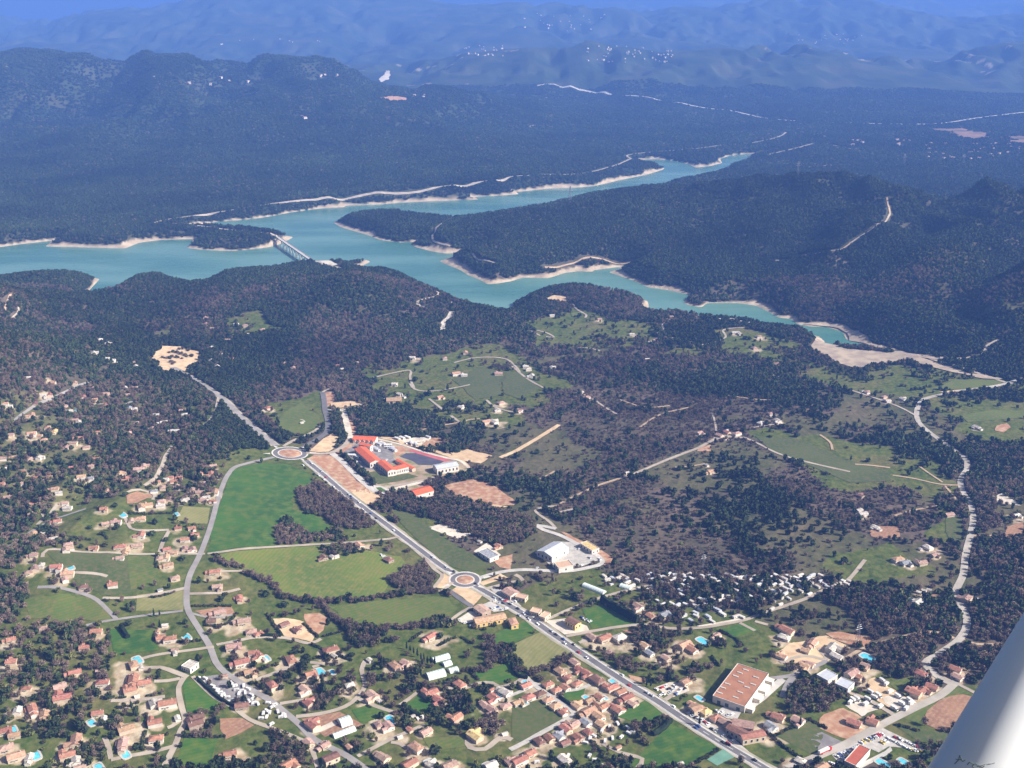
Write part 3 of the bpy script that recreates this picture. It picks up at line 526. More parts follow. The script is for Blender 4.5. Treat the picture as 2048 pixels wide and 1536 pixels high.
patch('far_clearing', [(1872,259),(1920,258),(1975,268),(1980,277),(1945,279),(1905,270)], M['far_soil'], dz=2, wob=45)
patch('far_clearing', [(2012,274),(2060,274),(2060,288),(2025,284)], M['far_soil'], dz=2, wob=45)
# roads ---------------------------------------------------------------
main = [(612,921),(640,944),(690,987),(760,1040),(820,1085),(880,1130),(908,1149)]
main2 = [(950,1172),(1000,1201),(1050,1230),(1100,1265),(1160,1305),(1240,1358),(1310,1400),(1370,1440),(1430,1478),(1480,1508),(1560,1555)]
nwroad = [(552,892),(520,866),(480,832),(455,806),(430,786),(400,766),(370,748),(345,735)]
for nme, p in (('main_road', main), ('main_road', main2)):
    road('road_verge', p, 15, M['verge'], dz=.22, jit=.4); road('footpath', p, 10.6, M['concrete_white'], dz=.28); road(nme, p, 7.6, M['asphalt'], dz=.34)
    xy = GP(p)[:, :2]
    for o in (-3.5, 3.5): ribbon('edge_line', xy, .45, M['paint'], .42, o, clear=False)
    sm = smooth_line(xy, 6); vs = []; fs = []
    for i in range(0, len(sm)-1, 2):
        a, b = sm[i], sm[i+1]; t = (b-a)/np.linalg.norm(b-a); n_ = np.array([-t[1], t[0]])*.2
        for q in (a-n_, b-n_, b+n_, a+n_): vs.append((*q, hz(q[0], q[1])+.42))
        k = len(vs); fs.append((k-4, k-3, k-2, k-1))
    structure(link('centre_line', vs, fs, M['paint']))
road('road_verge', nwroad, 13, M['verge'], dz=.22, jit=.3); road('main_road', nwroad, 8, M['road_grey'], dz=.34)
PR, GRY, TR = M['road_pale'], M['road_grey'], M['track']
for nme, w, m, p in [
 ('valley_road', 6, GRY, [(548,915),(500,926),(470,935),(456,950),(446,970),(437,995),(425,1040),(410,1085),(395,1120),(377,1160),(373,1200),(378,1225),(398,1258),(418,1290),(432,1325),(450,1345),(480,1365),(512,1385),(545,1405),(570,1425),(600,1450),(630,1480),(690,1510),(740,1545)]),
 ('lane', 4, PR, [(385,1353),(430,1395),(465,1414),(500,1440),(540,1455),(590,1475),(620,1492),(635,1536)]),
 ('school_road', 8, M['asphalt'], [(602,898),(625,885),(645,872),(655,860),(655,840),(650,820),(648,800),(645,785)]),
 ('lane', 4, PR, [(645,785),(660,778),(700,767),(713,769)]), ('lane', 5, PR, [(567,893),(590,880),(625,865),(642,853)]),
 ('school_road', 7, PR, [(612,906),(640,908),(665,905),(688,892),(700,877)]), ('school_road', 9, M['gravel'], [(702,880),(694,850),(687,825),(682,818)]),
 ('school_road', 9, M['concrete_white'], [(662,906),(685,924),(715,954),(738,974),(752,984)]), ('lane', 5, PR, [(652,820),(690,820),(720,811),(745,801),(775,798)]),
 ('lane', 5, PR, [(765,977),(800,970),(840,962),(870,955)]), ('lane', 7, M['gravel'], [(782,980),(815,972),(848,963)]),
 ('lane', 4, M['gravel'], [(752,878),(800,889),(850,905),(895,917),(920,922),(938,937)]),
 ('lane', 4, PR, [(905,1165),(893,1176),(880,1183),(868,1177),(880,1160),(884,1150),(870,1140),(845,1110),(828,1095),(800,1075),(780,1078),(700,1085),(550,1094),(415,1108)]),
 ('side_road', 6, M['asphalt'], [(894,1178),(920,1198),(945,1214)]), ('lane', 4, PR, [(943,1214),(922,1226),(903,1240)]),
 ('side_road', 6, M['concrete_white'], [(960,1156),(1000,1145),(1050,1140),(1130,1143),(1180,1135),(1205,1126),(1190,1108),(1150,1086),(1120,1071),(1087,1060),(1076,1051),(1112,1058)]),
 ('lane', 4, PR, [(1112,1058),(1100,1045),(1070,1022),(1090,1015),(1115,1012)]), ('lane', 5, PR, [(965,1180),(1010,1168),(1045,1160),(1030,1150)]),
 ('lane', 4, PR, [(1083,1245),(1110,1232),(1160,1210),(1210,1193),(1260,1180),(1300,1171)]),
 ('lane', 4.5, PR, [(1132,1273),(1200,1260),(1280,1250),(1340,1257),(1400,1256),(1440,1250),(1490,1240),(1530,1225),(1600,1202),(1650,1180),(1692,1164),(1730,1120)]),
 ('winding_road', 7.5, M['winding'], [(2100,748),(2048,758),(2000,771),(1920,783),(1860,795),(1842,804),(1833,826),(1840,848),(1868,872),(1905,898),(1932,920),(1932,940),(1921,962),(1926,985),(1941,1008),(1946,1040),(1941,1070),(1931,1110),(1926,1150),(1911,1185),(1920,1207),(1933,1235),(1931,1260),(1912,1285),(1875,1310),(1851,1326),(1862,1342),(1885,1360),(1903,1366)]),
 ('winding_road', 7.5, M['winding'], [(1912,1364),(1882,1390),(1830,1416),(1780,1441),(1730,1468),(1690,1489),(1640,1511),(1575,1538)]),
 ('lane', 4, PR, [(1908,1365),(1935,1378),(1960,1392)]), ('track', 3.5, TR, [(1918,971),(1880,969),(1830,958),(1785,951)]), ('track', 3.5, TR, [(1942,1010),(1880,1012),(1820,1023),(1790,1032)]),
 ('track', 4, PR, [(1832,832),(1800,815),(1760,800),(1700,780)]), ('track', 7, M['sand'], [(1000,916),(1030,903),(1060,886),(1090,868),(1118,850)]),
 ('track', 4, TR, [(1120,1008),(1160,988),(1200,970),(1265,950)]), ('track', 5, PR, [(1265,950),(1320,926),(1360,910),(1395,897),(1440,876),(1490,876)]), ('track', 4, PR, [(1490,876),(1515,887),(1560,909),(1620,926),(1700,944)]),
 ('track', 4, TR, [(1693,1316),(1730,1296),(1800,1275),(1870,1264),(1908,1277)]), ('track', 4, TR, [(1918,1275),(1950,1288),(2015,1289)]), ('track', 4, TR, [(1945,1072),(1985,1072),(2005,1078)]),
 ('lake_road', 8, PR, [(305,448),(320,443),(350,437),(420,429),(512,413),(640,398),(760,386),(840,384),(920,373),(1000,362),(1030,353),(1100,350),(1180,345),(1235,330),(1262,318)]),
 ('lake_road', 8, PR, [(1262,318),(1256,311),(1300,305),(1400,297),(1450,290),(1500,287),(1555,275),(1572,265)]),
 ('motorway', 18, M['concrete_white'], [(1075,172),(1170,182),(1225,190)]), ('motorway', 18, M['concrete_white'], [(1250,192),(1300,196),(1400,215),(1460,222),(1530,237),(1640,245),(1760,248),(1870,248),(1960,236),(2060,224)]),
 ('forest_road', 7, PR, [(1660,290),(1700,298),(1750,310)]), ('forest_road', 7, PR, [(1600,337),(1650,332),(1688,329)]), ('forest_road', 8, PR, [(1570,266),(1620,268),(1660,275)]), ('forest_road', 8, PR, [(1536,310),(1580,300),(1625,288)]),
 ('lake_lane', 8, PR, [(863,579),(878,586),(874,593),(850,599),(836,606),(842,614),(868,618),(892,622)]), ('lake_lane', 11, M['gravel'], [(904,624),(898,636),(888,645),(886,662)]),
 ('lane', 4, PR, [(742,757),(780,748),(815,741),(822,744),(820,756),(828,776)]), ('lane', 4, PR, [(908,726),(940,718),(970,715),(1010,718),(1030,732),(1040,745)]),
 ('lane', 4, PR, [(820,768),(832,780),(860,783),(900,778),(940,770)]), ('lane', 4, PR, [(858,798),(886,820)]), ('lane', 4, PR, [(902,832),(918,844)]), ('lane', 4, PR, [(973,800),(990,815),(1025,825)]), ('lane', 3.5, TR, [(835,862),(880,852),(910,847),(940,840),(960,838)]), ('lane', 4, PR, [(1024,733),(1055,758),(1090,778)]),
 ('track', 4, PR, [(1185,798),(1210,815),(1232,828)]), ('track', 4, PR, [(1062,662),(1080,672)]), ('track', 4, PR, [(1074,661),(1095,667),(1108,675),(1092,674)]), ('track', 4, PR, [(1145,608),(1155,620),(1172,630),(1170,636)]), ('track', 4, PR, [(1130,700),(1170,696),(1200,702)]), ('track', 4, PR, [(1345,638),(1325,650),(1328,662),(1305,670)]), ('track', 4, PR, [(1337,674),(1375,684),(1410,690),(1450,676),(1448,660),(1495,655)]), ('track', 4, PR, [(1255,632),(1298,622)]),
 ('hill_track', 4, PR, [(1545,521),(1572,522)]), ('hill_track', 4, TR, [(1600,512),(1640,506),(1680,500),(1702,485)]), ('hill_track', 4, PR, [(1702,486),(1722,472),(1752,452),(1780,428)]), ('hill_track', 4, TR, [(1780,428),(1776,410),(1774,395)]),
 ('hill_track', 5, PR, [(905,436),(880,450),(865,472),(876,486),(900,493)]), ('hill_track', 4, PR, [(945,508),(958,520),(988,526)]), ('hill_track', 4, TR, [(1090,535),(1150,526),(1200,518),(1290,513)]), ('river_track', 5, PR, [(1880,715),(1930,718),(1965,708),(1975,692),(1998,680)]), ('river_track', 6, PR, [(1860,718),(1910,732),(1960,748),(2010,765)]),
 ('lane', 4, PR, [(205,1197),(270,1195),(320,1187),(370,1177)]), ('lane', 4.5, GRY, [(75,1175),(130,1178),(185,1195),(215,1220),(233,1239)]), ('lane', 3.5, GRY, [(160,1254),(235,1239),(300,1230),(366,1222)]),
 ('lane', 4, PR, [(433,1290),(470,1283),(512,1275),(570,1276),(618,1287),(642,1278)]), ('lane', 4, PR, [(428,1294),(370,1302),(300,1313),(280,1320)]), ('lane', 5, PR, [(285,1338),(320,1335),(350,1345),(375,1355)]), ('lane', 5, PR, [(367,1356),(357,1375),(360,1400),(370,1440),(362,1460),(345,1500),(325,1540)]), ('lane', 4, PR, [(360,1357),(335,1362),(308,1363)]), ('lane', 4, PR, [(222,1402),(280,1400),(330,1393)]), ('lane', 4, PR, [(222,1520),(260,1512),(300,1505),(345,1494)]), ('lane', 4, PR, [(209,1475),(217,1495),(222,1518)]), ('lane', 4, PR, [(362,1440),(345,1452),(335,1456)]),
 ('lane', 5, PR, [(290,972),(312,955),(325,930),(333,910),(345,893)]), ('lane', 4, PR, [(437,795),(432,818),(420,840),(400,857)]), ('lane', 4, GRY, [(15,1095),(60,1065),(100,1042),(130,1032),(172,1018)]), ('lane', 4, PR, [(98,1035),(105,1022),(115,1010)]), ('lane', 4, PR, [(75,1050),(88,1035),(85,1027)]), ('lane', 4, PR, [(85,1115),(95,1100),(150,1103),(230,1106),(330,1108),(410,1108)]), ('lane', 4, PR, [(338,1060),(270,1060),(256,1047),(250,1035)]), ('lane', 4, PR, [(338,1062),(326,1085),(318,1105)]), ('lane', 4, GRY, [(28,842),(70,812),(110,795),(150,775),(178,765)]), ('lane', 4, PR, [(255,985),(280,980),(310,990),(305,1000)]), ('lane', 4, GRY, [(250,810),(270,800),(285,790)]),
 ('lane', 4, PR, [(128,1150),(140,1145),(185,1147),(215,1153)]), ('lane', 4, PR, [(420,1145),(450,1143),(490,1142)]), ('lane', 4, PR, [(378,1188),(440,1186),(480,1178)]), ('lane', 3, GRY, [(378,1226),(420,1236),(465,1230)]),
 ('lane', 4.5, PR, [(592,1434),(640,1428),(690,1414),(715,1395),(730,1370),(723,1340),(731,1322)]), ('lane', 4, PR, [(717,1398),(750,1412),(785,1424)]), ('lane', 4, PR, [(715,1513),(750,1495),(790,1475),(850,1450)]), ('lane', 4, PR, [(800,1411),(818,1398),(835,1385)]), ('lane', 4.5, PR, [(512,1360),(540,1350),(570,1338),(608,1325)]), ('lane', 4, PR, [(620,1325),(643,1328),(625,1335)]), ('lane', 4, PR, [(888,1375),(925,1379),(955,1367),(985,1366),(1000,1374),(1030,1366),(1052,1352)]), ('lane', 4, PR, [(782,1485),(800,1488),(822,1503)]), ('lane', 5, PR, [(935,1480),(940,1495),(970,1498),(1002,1475),(1024,1480)]), ('lane', 4, PR, [(560,1408),(590,1403),(610,1400)]), ('lane', 6, M['gravel'], [(615,1465),(640,1460),(672,1445)]),
 ('estate_road', 5, M['concrete'], [(1048,1350),(1068,1370),(1100,1392),(1130,1412),(1148,1428),(1122,1445),(1085,1465),(1048,1486),(1020,1500)]), ('estate_road', 4, M['concrete'], [(1068,1371),(1045,1382),(1015,1394)]), ('estate_road', 4, M['concrete'], [(1060,1365),(1135,1382),(1180,1370)]), ('track', 4, PR, [(1205,1488),(1240,1505),(1285,1518),(1275,1536)]), ('lane', 4, PR, [(1330,1400),(1345,1390),(1365,1375)]), ('lane', 4, PR, [(1158,1286),(1190,1276),(1220,1272)]), ('lane', 5, M['road_grey'], [(1535,1358),(1580,1352),(1610,1342),(1655,1322)]), ('lane', 6, M['road_grey'], [(1590,1350),(1575,1370),(1565,1395)]), ('lane', 3.5, PR, [(1655,1320),(1640,1302),(1636,1296)]), ('lane', 4, PR, [(1655,1322),(1610,1312),(1560,1325)]), ('lane', 5, PR, [(1690,1382),(1740,1402),(1790,1432)]), ('lane', 4, PR, [(1536,1250),(1510,1243)]), ('lane', 4, PR, [(1480,1246),(1510,1262)]),
 ('lane', 4, PR, [(1120,1025),(1150,1018)]), ('track', 4, TR, [(1780,936),(1740,931),(1710,929)]), ('track', 3, TR, [(1069,963),(1090,954),(1109,943)]), ('track', 3, TR, [(1835,930),(1855,945),(1885,965)]), ('track', 3, TR, [(1890,972),(1905,990),(1915,1003)]), ('track', 3, PR, [(1425,828),(1430,845),(1432,862)]), ('track', 3, TR, [(1350,935),(1380,933),(1410,928)]), ('track', 3.5, TR, [(1640,870),(1660,885),(1665,900)]), ('track', 3.5, PR, [(1500,858),(1520,853),(1545,850)]), ('track', 3, TR, [(1280,855),(1320,830),(1380,815)]), ('track', 3, TR, [(1240,800),(1290,815),(1340,812)]), ('track', 3, TR, [(1450,790),(1520,800),(1580,798)]), ('track', 3, TR, [(560,740),(600,735),(640,740)]), ('track', 3, TR, [(10,620),(18,595),(35,583),(70,578)]), ('track', 3, PR, [(25,637),(38,622),(30,610),(15,600)]), ('track', 3, TR, [(940,590),(1010,660),(1020,690)][:1]+[(905,600),(910,612)]), ('track', 3, TR, [(1940,942),(1990,952),(2015,957)])]:
    road(nme, p, w, m, dz=.30, jit=.35 if 'track' in nme or m is PR else 0)
# roundabouts ---------------------------------------------------------
def roundabout(px, py, R1, R0):
    c = G(px, py)[0]; n = 48; an = np.linspace(0, 2*math.pi, n, endpoint=False); cs = np.stack([np.cos(an), np.sin(an)], 1)
    def ring(name, a, b, m, dz, za=0):
        V = np.concatenate([c[:2]+cs*a, c[:2]+cs*b]); z = hz(V[:, 0], V[:, 1])+dz; z[:n] += za
        structure(link(name, np.column_stack([V, z]), [(i, n+i, n+(i+1) % n, (i+1) % n) for i in range(n)], m))
    ring('roundabout', R0-.5, R1, M['asphalt'], .38); ring('roundabout_kerb', R0-1.6, R0, M['kerb'], .52); ring('roundabout_edge', R1-.5, R1+1.6, M['kerb'], .46)
    V = np.concatenate([[c[:2]], c[:2]+cs*(R0-5), c[:2]+cs*(R0-1.4)]); z = hz(V[:, 0], V[:, 1])+np.concatenate([[1.6], np.full(n, 1.3), np.full(n, .5)])
    F = [(0, 1+i, 1+(i+1) % n) for i in range(n)]+[(1+i, 1+n+i, 1+n+(i+1) % n, 1+(i+1) % n) for i in range(n)]
    structure(link('roundabout_island', np.column_stack([V, z]), F, M['soil_red'], smooth=True)); CLEAR.append(c[:2]+cs*(R1+3)); return c
RB1 = roundabout(580, 907, 22.5, 16); RB2 = roundabout(930, 1160, 16.0, 10.5)
for c, r, dirs in ((RB1, 26, (20, 62, 142, 200, 316)), (RB2, 20, (15, 140, 215, 320))):
    for d in dirs:
        a = R(d); p = c[:2]+np.array([math.cos(a), math.sin(a)])*r; q = c[:2]+np.array([math.cos(a), math.sin(a)])*(r+9); t = np.array([-math.sin(a), math.cos(a)])
        V = [p-t*2.2, q, p+t*2.2]; structure(link('traffic_island', [(*v, hz(v[0], v[1])+.62) for v in V]+[(*v, hz(v[0], v[1])+.3) for v in V], [(0, 1, 2), (0, 3, 4, 1), (1, 4, 5, 2), (2, 5, 3, 0)], M['kerb']))
patch('sand_verge', Z3([(370,690),(480,620),(620,610),(740,680),(900,780),(760,940),(700,920),(560,800)]), M['sand'], wob=1.5)
patch('sand_verge', Z3([(60,640),(200,480),(240,360),(360,430),(340,560),(260,660)]), M['sand'], wob=1.5)
patch('sand_verge', Z3([(850,560),(1000,500),(1200,400),(1330,470),(1100,550),(900,620)]), M['sand'], wob=1.5)
patch('forecourt', Z3([(1000,640),(1240,680),(1420,830),(1560,960),(1480,1010),(1240,850)]), M['concrete_white'])
patch('forecourt', Z3([(900,930),(1080,860),(1330,980),(1260,1040),(1090,1060)]), M['concrete_white'])
patch('forecourt', Z3([(470,1180),(680,1050),(1000,1080),(760,1230),(560,1260)]), M['gravel'])
patch('school_grounds', Z2([(300,320),(390,120),(430,75),(740,80),(960,160),(1330,270),(1760,370),(1930,480),(1820,560),(1480,610),(1500,700),(1470,800),(1230,860),(1120,770),(880,820),(700,690),(540,540)]), M['school_ground'], dz=.09)
patch('bare_earth', [(700,816),(720,830),(717,868),(707,884),(697,850)], M['soil_red'], wob=4)
patch('sand_verge', Z2([(720,85),(1000,105),(1300,195),(1750,345),(1940,470),(1900,500),(1720,375),(1290,235),(960,150)]), M['sand'], dz=.12, wob=3)
patch('sand_lot', Z2([(930,100),(1400,90),(1420,120),(1300,200),(1100,160)]), M['gravel'], wob=3)
patch('school_yard', Z2([(270,300),(440,200),(560,130),(720,130),(960,240),(930,330),(960,400),(900,440),(820,560),(700,520),(500,480)]), M['lot'])
patch('school_garden', Z2([(560,560),(700,530),(840,590),(1130,560),(1260,600),(1000,660),(740,700)]), M['green_dull'])
patch('bare_earth', Z2([(930,240),(1040,200),(1120,250),(1060,310),(980,340)]), M['soil_red'])
patch('sports_court', Z2([(1020,345),(1100,300),(1240,300),(1600,400),(1500,455),(1260,450),(1180,400)]), M['court_dark'], dz=.2)
patch('running_track', Z2([(1110,258),(1170,250),(1690,390),(1600,408),(1240,305)]), M['track_red'], dz=.22)
patch('turning_circle', Z2([(680,710),(780,720),(900,770),(920,800),(880,830),(820,830),(700,770)]), M['concrete_white'], dz=.4)
patch('grass_island', Z2([(715,740),(780,740),(845,780),(800,798),(740,770)]), M['green_bright'], dz=.5)
patch('car_park', Z6([(80,1075),(340,935),(600,800),(1000,990),(1050,1070),(800,1000),(660,990),(560,1050),(420,990),(200,1130),(180,1190)]), M['concrete'])
patch('car_park', Z6([(190,1200),(320,1190),(620,1040),(680,990),(700,1030),(640,1080),(360,1225)]), M['concrete_white'], dz=.2)
patch('car_park', cr('C', [(1380,1090),(1430,1080),(1760,1290),(1900,1410),(1860,1430)]), M['concrete_white'])
patch('car_park', cr('C', [(1150,890),(1260,850),(1400,860),(1420,920),(1290,970),(1220,940)]), M['gravel'])
patch('loading_yard', cr('C', [(1630,1090),(1700,1040),(1850,1060),(1800,1150),(1720,1140)]), M['concrete'])
patch('loading_yard', [(1491,1416),(1560,1354),(1572,1362),(1530,1400),(1496,1424)], M['concrete_white'])
patch('car_park', cr('C', [(260,360),(430,340),(600,400),(620,440),(420,470)]), M['gravel'])
patch('tennis_court', cr('C', [(1560,1470),(1690,1385),(1780,1450),(1640,1520)]), M['court_green'], dz=.25)
patch('caravan_ground', cr('A', [(1545,820),(1740,790),(2040,930),(2047,1040),(1880,1050)]), M['lot'], clear=False)
patch('industrial_yard', cr('G', [(180,1350),(360,1260),(520,1270),(720,1400),(560,1460),(330,1470)]), M['concrete'])
patch('scrap_yard', cr('F', [(1370,1150),(1560,1100),(1750,1150),(1740,1200),(1620,1240),(1500,1200)]), M['gravel'])
patch('yard', cr('F', [(1740,1340),(1850,1270),(1960,1370),(1870,1420)]), M['gravel']); patch('yard', cr('F', [(1890,1410),(2048,1360),(2048,1480),(1960,1470)]), M['soil_red'], wob=4)
patch('yard', cr('C', [(1480,400),(1820,340),(1850,360),(1560,420)]), M['gravel'])
# ------------------------------------------------------------------ houses
def prism(mb, c, L, Wd, z, rise, th, rot=0, over=.45, hip=False, mi=0):
    """pitched roof as thin slabs (gable) or a closed hip"""
    a, b = L/2+over, Wd/2+over; cs, sn = math.cos(rot), math.sin(rot); tf = lambda x, y, q: (c[0]+cs*x-sn*y, c[1]+sn*x+cs*y, q)
    zo = z-rise*over/(Wd/2)
    if hip:
        r = max(.3, a-b); vs = [tf(-a, -b, zo), tf(a, -b, zo), tf(a, b, zo), tf(-a, b, zo), tf(-r, 0, z+rise), tf(r, 0, z+rise)]
        mb.add(vs, [(0, 1, 5, 4), (2, 3, 4, 5), (1, 2, 5), (3, 0, 4), (3, 2, 1, 0)], mi)
    else:
        for s in (-1, 1):
            vs = [tf(-a, s*b, zo), tf(a, s*b, zo), tf(a, 0, z+rise), tf(-a, 0, z+rise)]; vs += [(p[0], p[1], p[2]+th) for p in vs]
            f = [(0, 1, 2, 3), (7, 6, 5, 4), (4, 5, 1, 0), (5, 6, 2, 1), (7, 4, 0, 3)]
            mb.add(vs, f if s > 0 else [t[::-1] for t in f], mi)
def walls(mb, c, L, Wd, H, rise, rot=0, gable=True, mi=0):
    a, b = L/2, Wd/2; cs, sn = math.cos(rot), math.sin(rot); tf = lambda x, y, q: (c[0]+cs*x-sn*y, c[1]+sn*x+cs*y, q)
    vs = [tf(*p) for p in ((-a, -b, -2), (a, -b, -2), (a, b, -2), (-a, b, -2), (-a, -b, H), (a, -b, H), (a, b, H), (-a, b, H))]
    fs = [(0, 1, 5, 4), (1, 2, 6, 5), (2, 3, 7, 6), (3, 0, 4, 7)]
    if gable: vs += [tf(-a, 0, H+rise-.06), tf(a, 0, H+rise-.06)]; fs += [(5, 6, 9), (7, 4, 8)]
    else: fs += [(4, 5, 6, 7)]
    mb.add(vs, fs, mi)
CACHE = {}
def opening(x, y, z, w, h, rot, door=False):
    mb = MB(); mb.box((0, 0, 0), (w, .10, h), 0); mb.box((0, -.03, 0), (w*.82, .10, h*.84), 1)
    if not door:
        for s in (-1, 1): mb.box((s*(w*.5+.24), -.02, 0), (.42, .09, h), 2)
    cs, sn = math.cos(rot), math.sin(rot); mb.v = [(x+cs*p[0]-sn*p[1], y+sn*p[0]+cs*p[1], z+p[2]) for p in mb.v]; return mb
def house_meshes(shape, letter, wall, big, small):
    key = (shape, letter, wall, big, small)
    if key in CACHE: return CACHE[key]
    L, Wd, H = (15, 9.5, 4.6) if big else ((6.5, 4.6, 2.5) if small else (11.5, 8.5, 3.5)); rise = Wd*.5*.42
    w, r = MB(), MB()
    if shape == 1: walls(w, (0, 0), L, Wd, H, rise, gable=False); prism(r, (0, 0), L, Wd, H+.02, rise, .2, hip=True)
    else: walls(w, (0, 0), L, Wd, H, rise); prism(r, (0, 0), L, Wd, H, rise, .22)
    if shape == 2: walls(w, (L*.27, -Wd*.62), Wd*.9, L*.42, H-.5, Wd*.17, R(90)); prism(r, (L*.27, -Wd*.62), Wd*.9, L*.42, H-.5, Wd*.17, .2, R(90))
    if shape == 3: walls(w, (-L*.5-2.6, .4), 5.2, Wd*.72, H-1.0, Wd*.16); prism(r, (-L*.5-2.6, .4), 5.2, Wd*.72, H-1.0, Wd*.16, .2); walls(w, (L*.2, Wd*.5+1.4), L*.5, 2.8, 2.4, .3, gable=False); r.box((L*.2, Wd*.5+1.5, 2.56), (L*.5+.6, 3.4, .2))
    ob = [link('wall', w.v, w.f, M['wall_'+wall]), link('roof', r.v, r.f, M['roof_'+letter])]
    parts = []
    if not small:
        ch = MB().box((L*.28, Wd*.12, H+rise*.9), (.7, .9, 1.8), 0).box((L*.28, Wd*.12, H+rise*.9+.97), (.9, 1.1, .14), 1); parts.append(('chimney', ch.out('chimney', [M['wall_cream'], M['concrete']])))
        spots = [(-L*.3, 0), (-L*.02 if shape != 2 else -L*.12, 0)]
        for x, _ in spots: parts.append(('window', opening(x, -Wd/2-.05, 1.6, 1.3, 1.3, 0).out('window', [M['wall_white'], M['glass'], M['shutter']])))
        parts.append(('window', opening(L/2+.05, Wd*.2, 1.6, 1.3, 1.3, R(90)).out('window', [M['wall_white'], M['glass'], M['shutter']])))
        parts.append(('door', opening(-L*.16, -Wd/2-.05, 1.05, 1.2, 2.1, 0, True).out('door', [M['wall_white'], M['shutter'], M['shutter']])))
    res = [o.data for o in ob]+[[(n, o.data) for n, o in parts]]
    for o in ob+[o for _, o in parts]: bpy.data.objects.remove(o)
    CACHE[key] = res; return res
def child(name, me, p): o = bpy.data.objects.new(name, me); COL.objects.link(o); o.parent = p; return o
COLWORD = dict(r='red-roofed', o='orange-roofed', p='faded pink-roofed', d='brown-roofed', w='pale-roofed', g='grey-roofed', y='ochre-roofed')
SHAPEWORD = {0: 'plain', 1: 'compact', 2: 'L-shaped', 3: 'rambling'}
FARMB = MB(); FARM = []; n_near = 0
roadang = math.atan2(*(G(1240, 1358)[0]-G(1160, 1305)[0])[1::-1]) if False else math.atan2((G(1240, 1358)-G(1160, 1305))[0][1], (G(1240, 1358)-G(1160, 1305))[0][0])
BASE = dict(A=.35, B=roadang, C=roadang, D=roadang+.15, E=.25, F=roadang, G=roadang, H=.4, I=.2, J=.2, K=.1, L=.2)
HOUSE_XY = []; n_h = 0; rnd = random.Random(11)
crop_of = [k for k, t in HOUSES.items() for _ in t.split(';')]
order = sorted(range(len(HP)), key=lambda i: HW[i][1])
for i in order:
    px, py, l, big, small = HP[i]; x, y, z = HW[i]; k = crop_of[i]
    if small: shape = 0
    else: shape = rnd.choice([0, 0, 1, 2, 3] if k in 'C' else [0, 1, 2, 2, 3])
    wall = 'stone' if l == 'd' else ('cream' if l == 'y' else ('white' if l in 'wg' else rnd.choice(['cream', 'cream', 'white'])))
    wm, rm, parts = house_meshes(shape, l, wall, big, small)
    ang = BASE[k]+rnd.choice([0, 0, R(90)])+rnd.uniform(-.2, .2)*(0.3 if k == 'C' else 1)
    if shape == 2 and rnd.random() < .5: ang += R(180)
    s = rnd.uniform(.74, .96)*(.86 if k == 'E' else (.92 if k == 'C' else .95)); HOUSE_XY.append((x, y, ((8.2 if big else 6.6) if not small else 3.6)*(.85 if k == 'E' else 1)))
    if not small:
        n_near += 1
        if n_near > 298:                          # past about 300 houses: the farthest together as one mass
            cs, sn = math.cos(ang)*s, math.sin(ang)*s
            for me_ in (wm, rm):
                if me_.materials[0] not in FARM: FARM.append(me_.materials[0])
                FARMB.add([(x+cs*v.co.x-sn*v.co.y, y+sn*v.co.x+cs*v.co.y, z+s*v.co.z) for v in me_.vertices], [tuple(p.vertices) for p in me_.polygons], FARM.index(me_.materials[0]))
            continue
    o = empty('shed' if small else 'house', (x, y, z), ang, (s*rnd.uniform(.92, 1.1), s, s))
    child('wall', wm, o); ro = child('roof', rm, o)
    if not small and y < 1250:
        for n, me_ in parts:
            if y < 1130 or n == 'chimney': child(n, me_, ro if n == 'chimney' else o)
    thing(o, 'shed' if small else 'house', (('large ' if big else '')+SHAPEWORD[shape] if not small else 'low')+' '+COLWORD[l], 'outbuilding' if small else 'house', 'outbuildings' if small else 'houses of the village')
for (xa, xb, ya, yb, n_, sz) in ((925, 1010, 90, 112, 22, 12), (1165, 1345, 92, 126, 46, 12), (1590, 1725, 68, 94, 22, 12), (1045, 1210, 22, 62, 26, 13), (1850, 2046, 286, 322, 44, 10), (1700, 1830, 280, 292, 10, 12), (640, 700, 146, 154, 5, 14), (300, 500, 148, 170, 6, 14), (820, 850, 190, 195, 4, 14), (600, 622, 225, 240, 3, 13), (560, 640, 78, 86, 5, 12), (430, 510, 78, 92, 4, 12)):
    for _ in range(n_):
        t_ = rnd.random(); p_ = G(xa+(xb-xa)*t_, ya+(yb-ya)*rnd.random(), 4)[0]; q_ = sz*rnd.uniform(.6, 1.2)
        for m_i in (M['wall_white'], M['roof_p']):
            if m_i not in FARM: FARM.append(m_i)
        w_, r_ = MB(), MB(); an_ = rnd.uniform(0, 3); walls(w_, (0, 0), q_, q_*.7, q_*.5, q_*.15, an_); prism(r_, (0, 0), q_, q_*.7, q_*.5, q_*.15, .3, an_)
        for b_, m_i in ((w_, M['wall_white']), (r_, M['roof_p'])): FARMB.add([(p_[0]+v[0], p_[1]+v[1], p_[2]+v[2]+3) for v in b_.v], b_.f, FARM.index(m_i))
fo = FARMB.out('distant_houses', FARM); fo['kind'] = 'stuff'; fo['label'] = 'scattered far houses in the woods below the lake'; fo['category'] = 'houses'
